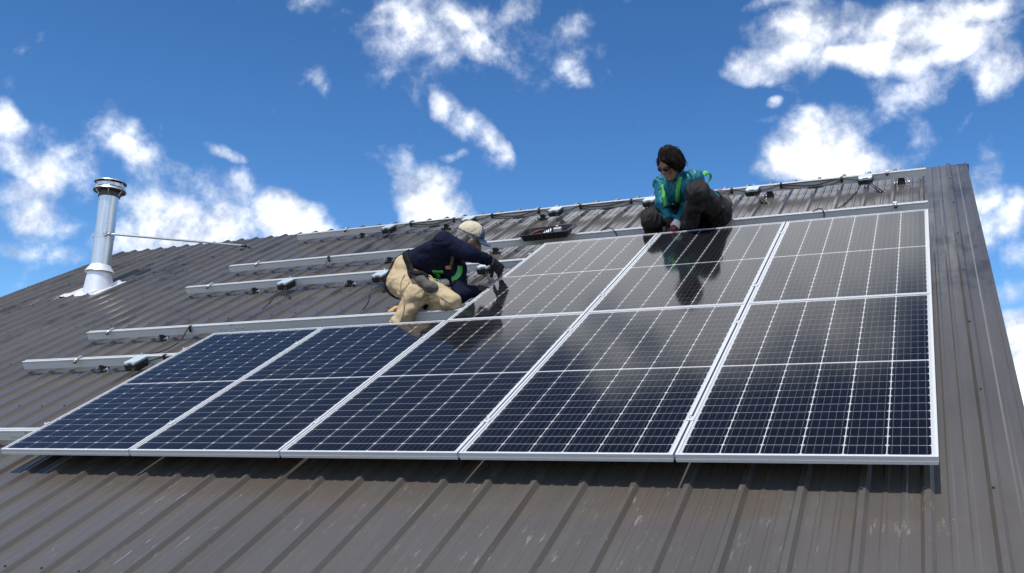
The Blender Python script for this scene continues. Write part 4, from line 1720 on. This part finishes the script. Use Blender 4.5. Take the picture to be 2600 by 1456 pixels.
WLOOP = [(3.298, 4.106, 0.424), (3.324, 4.144, 0.398), (3.351, 4.184, 0.374), (3.376, 4.221, 0.382), (3.393, 4.242, 0.350), (3.380, 4.236, 0.312), (3.365, 4.211, 0.287), (3.369, 4.204, 0.259)]
WBAG = ((3.411, 4.436, 0.127), (3.443, 4.410, 0.064))

CAMD = np.array([-0.409, 0.876, -0.256])


def crouching_person():
    J = {k: np.array(v) for k, v in MAN.items()}
    base = np.array((1.50, 2.30, PAN + 0.02))
    p = thing('person', 'person in navy top, tan trousers and cap, crouching and gripping a panel edge', 'person', base, group=None)
    F = head_frame(MANF[0], MANF[1])
    tax = unit(J['neck'] - J['pelvis'])
    lat = unit(J['Rsh'] - J['Lsh'])
    lat = unit(lat - tax * (lat @ tax))
    front = np.cross(lat, tax)
    if front @ CAMD > 0:
        front = -front
    hp, T = head_prims(J['head'], F)
    # body: one continuous skin surface
    skin = hp + [Cone(J['neck'], J['head'] - F[2] * 0.05 - F[1] * 0.02, 0.055, 0.052),
                 Cone(J['pelvis'], J['waist'], 0.08, 0.08), Cone(J['waist'], J['chest'], 0.08, 0.08), Cone(J['chest'], J['neck'], 0.07, 0.05),
                 Cone(J['Rsh'], J['Lsh'], 0.04, 0.04),
                 Cone(J['Rsh'], J['Rel'], 0.048, 0.040), Cone(J['Rel'], J['Rwr'], 0.040, 0.027), Cone(J['Rwr'], mid(J['Rwr'], J['Rha'], 0.4), 0.024, 0.014),
                 Cone(J['Lsh'], J['Lel'], 0.048, 0.040), Cone(J['Lel'], J['Lwr'], 0.040, 0.027), Cone(J['Lwr'], mid(J['Lwr'], J['Lha'], 0.4), 0.024, 0.014),
                 Cone(J['Rhip'], J['Lhip'], 0.09, 0.09), Cone(J['pelvis'], J['Rhip'], 0.09, 0.09), Cone(J['pelvis'], J['Lhip'], 0.09, 0.09),
                 Cone(J['Rhip'], J['Rkn'], 0.075, 0.055), Cone(J['Rkn'], J['Ran'], 0.052, 0.038),
                 Cone(J['Lhip'], J['Lkn'], 0.075, 0.055), Cone(J['Lkn'], J['Lan'], 0.052, 0.038)]
    sdf_obj('body', skin, 0.0062, M['skin'], p, base, k=0.022, relax=1)
    # top
    def slv(a, b, t):
        return mid(a, b, t)
    shirt = [Cone(J['waist'] - tax * 0.03 + lat * 0.040, J['chest'] + lat * 0.06, 0.100, 0.104, fold=0.006), Cone(J['waist'] - tax * 0.03 - lat * 0.040, J['chest'] - lat * 0.06, 0.100, 0.104, fold=0.006),
             Cone(J['chest'] + lat * 0.05, J['Rsh'] - tax * 0.01, 0.105, 0.078), Cone(J['chest'] - lat * 0.05, J['Lsh'] - tax * 0.01, 0.105, 0.078),
             Cone(J['Rsh'] - tax * 0.02, J['Lsh'] - tax * 0.02, 0.080, 0.085),
             Cone(J['chest'], J['neck'], 0.11, 0.066),
             Cone(J['Rsh'], J['Rel'], 0.072, 0.056, fold=0.008), Cone(J['Rel'], slv(J['Rel'], J['Rwr'], 0.86), 0.056, 0.040, flat=True, fold=0.007),
             Cone(J['Lsh'], J['Lel'], 0.072, 0.056, fold=0.008), Cone(J['Lel'], slv(J['Lel'], J['Lwr'], 0.80), 0.056, 0.041, flat=True, fold=0.007)]
    sdf_obj('shirt', shirt, 0.0062, M['navy'], p, base, k=0.035, wrinkle=((0.0030, (14, 19, 14), 0.0), (0.0015, (34, 34, 34), 3.0)))
    # trousers
    trs = [Cone(J['pelvis'] + lat * 0.05 + tax * 0.03, J['pelvis'] - lat * 0.05 + tax * 0.03, 0.116, 0.116), Cone(J['Rhip'], J['Lhip'], 0.105, 0.095),
           Cone(J['pelvis'], J['Rhip'], 0.12, 0.112), Cone(J['pelvis'] + tax * 0.10, J['pelvis'], 0.108, 0.116),
           Cone(J['Rhip'], J['Rkn'], 0.106, 0.076, fold=0.018), Cone(J['Rkn'], J['Ran'], 0.074, 0.062, flat=True, fold=0.018),
           Cone(J['Lhip'], J['Lkn'], 0.096, 0.068, fold=0.018), Cone(J['Lkn'], J['Lan'], 0.066, 0.058, flat=True, fold=0.009)]
    sdf_obj('trousers', trs, 0.0062, M['khaki'], p, base, k=0.030, wrinkle=((0.0030, (14, 18, 20), 1.0), (0.0018, (36, 36, 36), 5.0)))
    # boots
    for a, kn, dr in ((J['Ran'], J['Rkn'], np.array((0.25, -0.9, -0.15))), (J['Lan'], J['Lkn'], np.array((-0.8, 0.4, -0.1)))):
        d = unit(dr)
        sdf_obj('boot', [Cone(a, a + np.array((0, 0, -0.03)), 0.052, 0.048), Cone(a + np.array((0, 0, -0.025)), a + d * 0.15 + np.array((0, 0, -0.025)), 0.044, 0.036)], 0.008, M['shoe'], p, base, k=0.03)
    # gloves
    d = J['Rha'] - J['Rwr']
    sdf_obj('glove', hand_prims(J['Rwr'], d, np.array((0.35, -0.75, 0.55)), -1, 26, 1.08, 0.0112) + [Cone(J['Rwr'] - unit(d) * 0.012, J['Rwr'] + unit(d) * 0.03, 0.034, 0.032)], 0.0042, M['glove'], p, base, k=0.012)
    d = J['Lha'] - J['Lwr']
    sdf_obj('glove', hand_prims(J['Lwr'], d, np.array((-0.2, -0.5, 0.8)), -1, 20, 1.08, 0.0112) + [Cone(J['Lwr'] - unit(d) * 0.012, J['Lwr'] + unit(d) * 0.03, 0.034, 0.032)], 0.0042, M['glove'], p, base, k=0.012)
    # grey hair round the back and sides, below the cap
    c0 = J['head']

    def loc(P):
        return (P - npv(c0)) @ F.T.astype(np.float32)

    def hair_cut(P):
        q = loc(P)
        return np.maximum(np.maximum(q[:, 2] - 0.065, q[:, 1] - 0.030 + 0.35 * np.maximum(0, -q[:, 2] + 0.0)), -q[:, 2] - 0.085)
    sdf_obj('hair', [Ell(T(0, -0.014, 0.022), (0.083, 0.104, 0.105), F), Ell(T(0, -0.05, -0.03), (0.066, 0.062, 0.060), F)], 0.0048, M['hair_grey'], p, base, k=0.02, wrinkle=((0.006, (60, 60, 30), 0.0),), cut=hair_cut)
    for s in (-1, 1):
        sdf_obj('ear', [Ell(T(s * 0.086, -0.006, -0.004), (0.010, 0.020, 0.031), F)], 0.0045, M['skin'], p, base)
        sdf_obj('eye', [Ell(T(s * 0.031, 0.080, 0.004), (0.013, 0.010, 0.007), F)], 0.003, M['hair_dark'], p, base)
    # cap: tan crown, blue front, curved peak
    cap = [Ell(T(0, -0.012, 0.045), (0.088, 0.108, 0.098), F)]

    def cap_back(P):
        q = loc(P)
        return np.maximum(-(q[:, 2] - 0.052 - 0.10 * q[:, 1]), q[:, 1] - 0.036)

    def cap_front(P):
        q = loc(P)
        return np.maximum(-(q[:, 2] - 0.052 - 0.10 * q[:, 1]), 0.036 - q[:, 1])
    co = sdf_obj('cap', cap, 0.0048, M['cap_tan'], p, base, cut=cap_back, wrinkle=((0.0025, (30, 30, 30), 2.0),))
    sdf_obj('cap_front', cap, 0.0048, M['cap_blue'], co, base, cut=cap_front, wrinkle=((0.0015, (30, 30, 30), 2.0),))
    mb = MB()
    vs, fs = [], []
    nu, nv = 13, 6
    for lay in (0, 1):
        for j in range(nv):
            for i in range(nu):
                a = R(-72 + 144 * i / (nu - 1))
                t = j / (nv - 1)
                x = 0.086 * math.sin(a) * (1 + 0.08 * t)
                y0 = 0.100 * math.cos(a) - 0.010
                y = y0 + t * 0.078 * max(0.0, math.cos(a * 0.95)) ** 0.6
                z = 0.056 - 0.30 * (y - y0) - 2.6 * x * x * (0.6 + 0.6 * t) + (0.004 if lay else 0)
                vs.append(T(x, y, z) - base)
    m = nu * nv
    for j in range(nv - 1):
        for i in range(nu - 1):
            q = (j * nu + i, j * nu + i + 1, (j + 1) * nu + i + 1, (j + 1) * nu + i)
            fs.append(q[::-1])
            fs.append(tuple(m + k for k in q))
    rim = [i for i in range(nu)] + [j * nu + nu - 1 for j in range(1, nv)] + [(nv - 1) * nu + i for i in range(nu - 2, -1, -1)] + [j * nu for j in range(nv - 2, 0, -1)]
    for a, b in zip(rim, rim[1:] + rim[:1]):
        fs.append((a, b, m + b, m + a))
    mb.add(vs, fs, 0, True)
    mb.build('cap_peak', M['cap_blue'], co)
    # harness: belt, leg loop, chest straps, buckle, tool pouch
    allp = shirt + trs
    e1 = unit(front)
    pts, nr = around(allp, mid(J['pelvis'], J['waist'], 0.75), e1, lat, 0, 360, 40, k=0.033)
    ribbon('belt', pts, nr, 0.048, 0.005, M['strap_black'], p, base, True)
    th = unit(J['Rkn'] - J['Rhip'])
    a1 = unit(np.cross(th, (0, 0, 1)))
    a2 = np.cross(th, a1)
    tilt = unit(a2 + th * 0.45)
    pts, nr = around(allp, mid(J['Rhip'], J['Rkn'], 0.04), a1, tilt, 0, 360, 40, k=0.033, rmax=0.30)
    ribbon('leg_strap', pts, nr, 0.042, 0.005, M['strap_black'], p, base, True)
    for nm, mt, ln, w in MSTRAPS:
        pts, nr = drape(allp, ln, CAMD, k=0.033)
        ribbon(nm, pts, nr, w, 0.0025 if 'seam' in nm else 0.005, M[mt], p, base)
    bk, bn = drape(allp, [MBUCK, mid(MBUCK, J['chest'], 0.05)], CAMD, gap=0.012)
    mb = MB()
    c = bk[0] - base
    mb.box(c[0] - 0.022, c[0] + 0.022, c[1] - 0.008, c[1] + 0.008, c[2] - 0.015, c[2] + 0.015, c=0.004)
    mb.build('buckle', M['copper'], p)
    q1, q2 = np.array(MPOUCH[0]), np.array(MPOUCH[1])
    pc, pn = drape(allp, [q1, mid(q1, q2), q2], CAMD, gap=0.02, n=2)
    po = sdf_obj('tool_pouch', [Cone(pc[0], pc[2], 0.036, 0.042), Cone(pc[2], pc[-1], 0.044, 0.042), Ell(pc[-1] + np.array((0.02, 0.01, -0.015)), (0.046, 0.040, 0.046))], 0.006, M['pouch'], p, base, k=0.02, wrinkle=((0.004, (16, 16, 16), 0.0), (0.004, (20, 28, 14), -2.0)))
    lp, ln_ = drape([Cone(pc[0], pc[-1], 0.046, 0.050)], MPL, CAMD, gap=0.004)
    ribbon('pouch_strap', lp, ln_, 0.035, 0.005, M['strap_black'], po, base)


def seated_person():
    J = {k: np.array(v) for k, v in WOM.items()}
    base = np.array((3.25, 4.10, PAN + 0.02))
    p = thing('person', 'person in teal jacket and charcoal trousers sitting above the upper row of panels', 'person', base)
    F = head_frame(WOMF[0], WOMF[1])
    tax = unit(J['neck'] - J['pelvis'])
    lat = unit(J['Lsh'] - J['Rsh'])
    lat = unit(lat - tax * (lat @ tax))
    front = np.cross(tax, lat)
    if front @ CAMD > 0:
        front = -front
    hp, T = head_prims(J['head'], F, 0.97)
    skin = hp + [Cone(J['neck'], J['head'] - F[2] * 0.05 - F[1] * 0.02, 0.048, 0.046),
                 Cone(J['pelvis'], J['waist'], 0.10, 0.09), Cone(J['waist'], J['chest'], 0.09, 0.095), Cone(J['chest'], J['neck'], 0.09, 0.05),
                 Cone(J['Rsh'], J['Lsh'], 0.05, 0.05),
                 Cone(J['Rsh'], J['Rel'], 0.042, 0.035), Cone(J['Rel'], J['Rwr'], 0.035, 0.024), Cone(J['Rwr'], mid(J['Rwr'], J['Rha'], 0.4), 0.022, 0.014),
                 Cone(J['Lsh'], J['Lel'], 0.042, 0.035), Cone(J['Lel'], J['Lwr'], 0.035, 0.024), Cone(J['Lwr'], mid(J['Lwr'], J['Lha'], 0.4), 0.022, 0.014),
                 Cone(J['Rhip'], J['Lhip'], 0.09, 0.09), Cone(J['pelvis'], J['Rhip'], 0.09, 0.09), Cone(J['pelvis'], J['Lhip'], 0.09, 0.09),
                 Cone(J['Rhip'], J['Rkn'], 0.070, 0.050), Cone(J['Rkn'], J['Ran'], 0.048, 0.035),
                 Cone(J['Lhip'], J['Lkn'], 0.070, 0.050), Cone(J['Lkn'], J['Lan'], 0.048, 0.035)]
    sdf_obj('body', skin, 0.0062, M['skin'], p, base, k=0.020)
    jk = [Cone(J['pelvis'] + tax * 0.06 + lat * 0.04, J['chest'] + lat * 0.05, 0.115, 0.112), Cone(J['pelvis'] + tax * 0.06 - lat * 0.04, J['chest'] - lat * 0.05, 0.115, 0.112),
          Cone(J['chest'] + lat * 0.04, J['Lsh'] - tax * 0.01, 0.10, 0.076), Cone(J['chest'] - lat * 0.04, J['Rsh'] - tax * 0.01, 0.10, 0.076),
          Cone(J['chest'], J['neck'] + tax * 0.02, 0.10, 0.074),
          Cone(J['Lsh'], J['Lel'], 0.076, 0.060, fold=0.010), Cone(J['Lel'], mid(J['Lel'], J['Lwr'], 0.88), 0.060, 0.044, flat=True, fold=0.010),
          Cone(J['Rsh'], J['Rel'], 0.074, 0.060, fold=0.010), Cone(J['Rel'], mid(J['Rel'], J['Rwr'], 0.90), 0.060, 0.044, flat=True, fold=0.010)]
    sdf_obj('jacket', jk, 0.0060, M['teal'], p, base, k=0.032, wrinkle=((0.0040, (14, 19, 13), 0.5), (0.0050, (22, 26, 17), -4.1), (0.0020, (40, 44, 36), 2.0)))
    sdf_obj('collar', [Cone(J['neck'] - tax * 0.01, J['neck'] + unit(J['head'] - J['neck']) * 0.055, 0.078, 0.074, flat=True)], 0.006, M['teal'], p, base, wrinkle=((0.004, (30, 30, 30), 0.0),))
    trs = [Cone(J['pelvis'] + lat * 0.05, J['pelvis'] - lat * 0.05, 0.122, 0.122), Cone(J['Rhip'], J['Lhip'], 0.108, 0.108), Cone(J['pelvis'], J['Lhip'], 0.13, 0.125), Cone(J['pelvis'], J['Rhip'], 0.13, 0.12),
           Cone(J['Lhip'], J['Lkn'], 0.108, 0.078, fold=0.020), Cone(J['Lkn'], J['Lan'], 0.077, 0.066, flat=True, fold=0.022),
           Cone(J['Rhip'], J['Rkn'], 0.100, 0.076, fold=0.020), Cone(J['Rkn'], J['Ran'], 0.076, 0.068, flat=True, fold=0.022)]
    sdf_obj('trousers', trs, 0.0062, M['charcoal'], p, base, k=0.030, wrinkle=((0.0035, (14, 18, 14), 2.0), (0.0015, (34, 34, 34), 5.0)))
    for a, dr in ((J['Lan'], np.array((-0.5, -0.8, -0.3))), (J['Ran'], np.array((-0.5, -0.7, -0.1)))):
        d = unit(dr)
        sdf_obj('shoe', [Cone(a, a + np.array((0, 0.01, -0.04)), 0.050, 0.046), Cone(a + np.array((0, 0.01, -0.045)), a + d * 0.12 + np.array((0, 0, -0.03)), 0.042, 0.034)], 0.008, M['shoe'], p, base, k=0.03)
    d = unit(J['Lwr'] - J['Lel'])
    sdf_obj('cuff', [Cone(J['Lwr'] - d * 0.045, J['Lwr'] + d * 0.020, 0.040, 0.042, flat=True)], 0.005, M['white_cloth'], p, base, wrinkle=((0.003, (40, 40, 40), 0.0),))
    sdf_obj('glove', hand_prims(J['Lwr'] + d * 0.01, J['Lha'] - J['Lwr'], (0.2, -0.6, 0.7), 1, 30, 0.98, 0.011) + [Cone(J['Lwr'], J['Lwr'] + d * 0.03, 0.033, 0.030)], 0.0042, M['red'], p, base, k=0.012)
    sdf_obj('glove', hand_prims(J['Rwr'], J['Rha'] - J['Rwr'], (-0.2, -0.6, 0.7), -1, 28, 0.98, 0.011) + [Cone(J['Rwr'] - unit(J['Rha'] - J['Rwr']) * 0.02, J['Rwr'], 0.034, 0.032)], 0.0042, M['glove'], p, base, k=0.012)
    # hair gathered up, sunglasses
    c0 = J['head']

    def hair_cut(P):
        q = (P - npv(c0)) @ F.T.astype(np.float32)
        face = np.sqrt((q[:, 0] / 0.066) ** 2 + ((q[:, 1] - 0.105) / 0.078) ** 2 + ((q[:, 2] + 0.028) / 0.112) ** 2) - 1
        return -face * 0.06
    hair = [Ell(T(0, -0.018, 0.036), (0.094, 0.112, 0.102), F), Ell(T(0.0, -0.055, -0.030), (0.086, 0.072, 0.090), F), Ell(T(0.0, -0.020, 0.118), (0.062, 0.064, 0.042), F),
            Cone(T(-0.078, 0.030, 0.040), T(-0.082, 0.020, -0.070), 0.020, 0.010), Cone(T(0.078, 0.030, 0.040), T(0.082, 0.020, -0.070), 0.020, 0.010),
            Cone(T(-0.05, 0.075, 0.085), T(-0.068, 0.070, 0.020), 0.012, 0.006, k=0.012), Cone(T(0.0, 0.088, 0.088), T(0.055, 0.080, 0.035), 0.012, 0.005, k=0.012)]
    sdf_obj('hair', hair, 0.0046, M['hair_dark'], p, base, k=0.025, wrinkle=((0.010, (17, 17, 10), 0.0), (0.0055, (42, 42, 16), -1.0)), cut=hair_cut)
    # loose strands
    rs = random.Random(5)
    mb = MB()
    for _ in range(70):
        a = rs.uniform(-2.6, 2.6)
        x0, y0 = 0.095 * math.sin(a), -0.018 - 0.112 * math.cos(a)
        z0 = rs.uniform(-0.02, 0.09)
        o1 = T(x0 * 0.8, y0 * 0.8, z0 + 0.02)
        o2 = T(x0 * (1.02 + rs.uniform(0, 0.10)), y0 * (1.02 + rs.uniform(0, 0.10)), z0 - 0.02)
        o3 = T(x0 * (1.0 + rs.uniform(-0.1, 0.22)), y0 * (1.0 + rs.uniform(-0.1, 0.2)), z0 - rs.uniform(0.05, 0.11))
        mb.tube([Vector(q - base) for q in (o1, mid(o1, o2) + 0.006 * (o2 - np.array(c0)) / 0.1, o2, mid(o2, o3), o3)], [0.0022, 0.002, 0.0018, 0.0014, 0.0006], 4)
    st = mb.build('loose_strands', M['hair_dark'], p)
    gl = sdf_obj('sunglasses', [Ell(T(-0.032, 0.088, 0.004), (0.030, 0.013, 0.023), F), Ell(T(0.032, 0.088, 0.004), (0.030, 0.013, 0.023), F),
                           Cone(T(-0.010, 0.096, 0.010), T(0.010, 0.096, 0.010), 0.0045, 0.0045, k=0.004),
                           Cone(T(-0.058, 0.078, 0.008), T(-0.080, -0.005, 0.012), 0.0045, 0.004, k=0.004), Cone(T(0.058, 0.078, 0.008), T(0.080, -0.005, 0.012), 0.0045, 0.004, k=0.004)],
            0.0032, M['shades'], p, base, k=0.006)
    # harness
    allp = jk + trs
    for nm, mt, ln, w in WSTRAPS:
        pts, nr = drape(jk, ln, CAMD, k=0.032)
        ribbon(nm, pts, nr, w, 0.005, M[mt], p, base)
    sp = [np.array(q) for q in spline(WLOOP, 6)]
    ribbon('dorsal_strap', sp, [unit(q - mid(J['chest'], J['waist'], 0.3)) for q in sp], 0.042, 0.004, M['strap_green'], p, base)
    pts, nr = around(allp, mid(J['pelvis'], J['waist'], 0.45), unit(front), lat, 0, 360, 40, k=0.032)
    ribbon('belt', pts, nr, 0.045, 0.005, M['strap_black'], p, base, True)
    a, b = np.array(WBAG[0]), np.array(WBAG[1])
    sdf_obj('tool_pouch', [Cone(a, b, 0.060, 0.062), Cone(b, b + np.array((0.0, -0.02, -0.05)), 0.058, 0.050)], 0.007, M['pouch'], p, base, k=0.03, wrinkle=((0.008, (22, 22, 22), 0.0),))
    mb = MB()
    c = mid(J['waist'], J['chest'], 0.1) + front * 0.125 - base
    mb.tube(spline([c + (0, 0, 0.03), c + unit(front) * 0.03 + (0.02, 0, -0.03), c + unit(front) * 0.02 + (-0.02, 0, -0.09), c + (0.02, 0, -0.12)]), 0.006, 8)
    mb.build('lanyard', M['red'], p)


crouching_person()
seated_person()
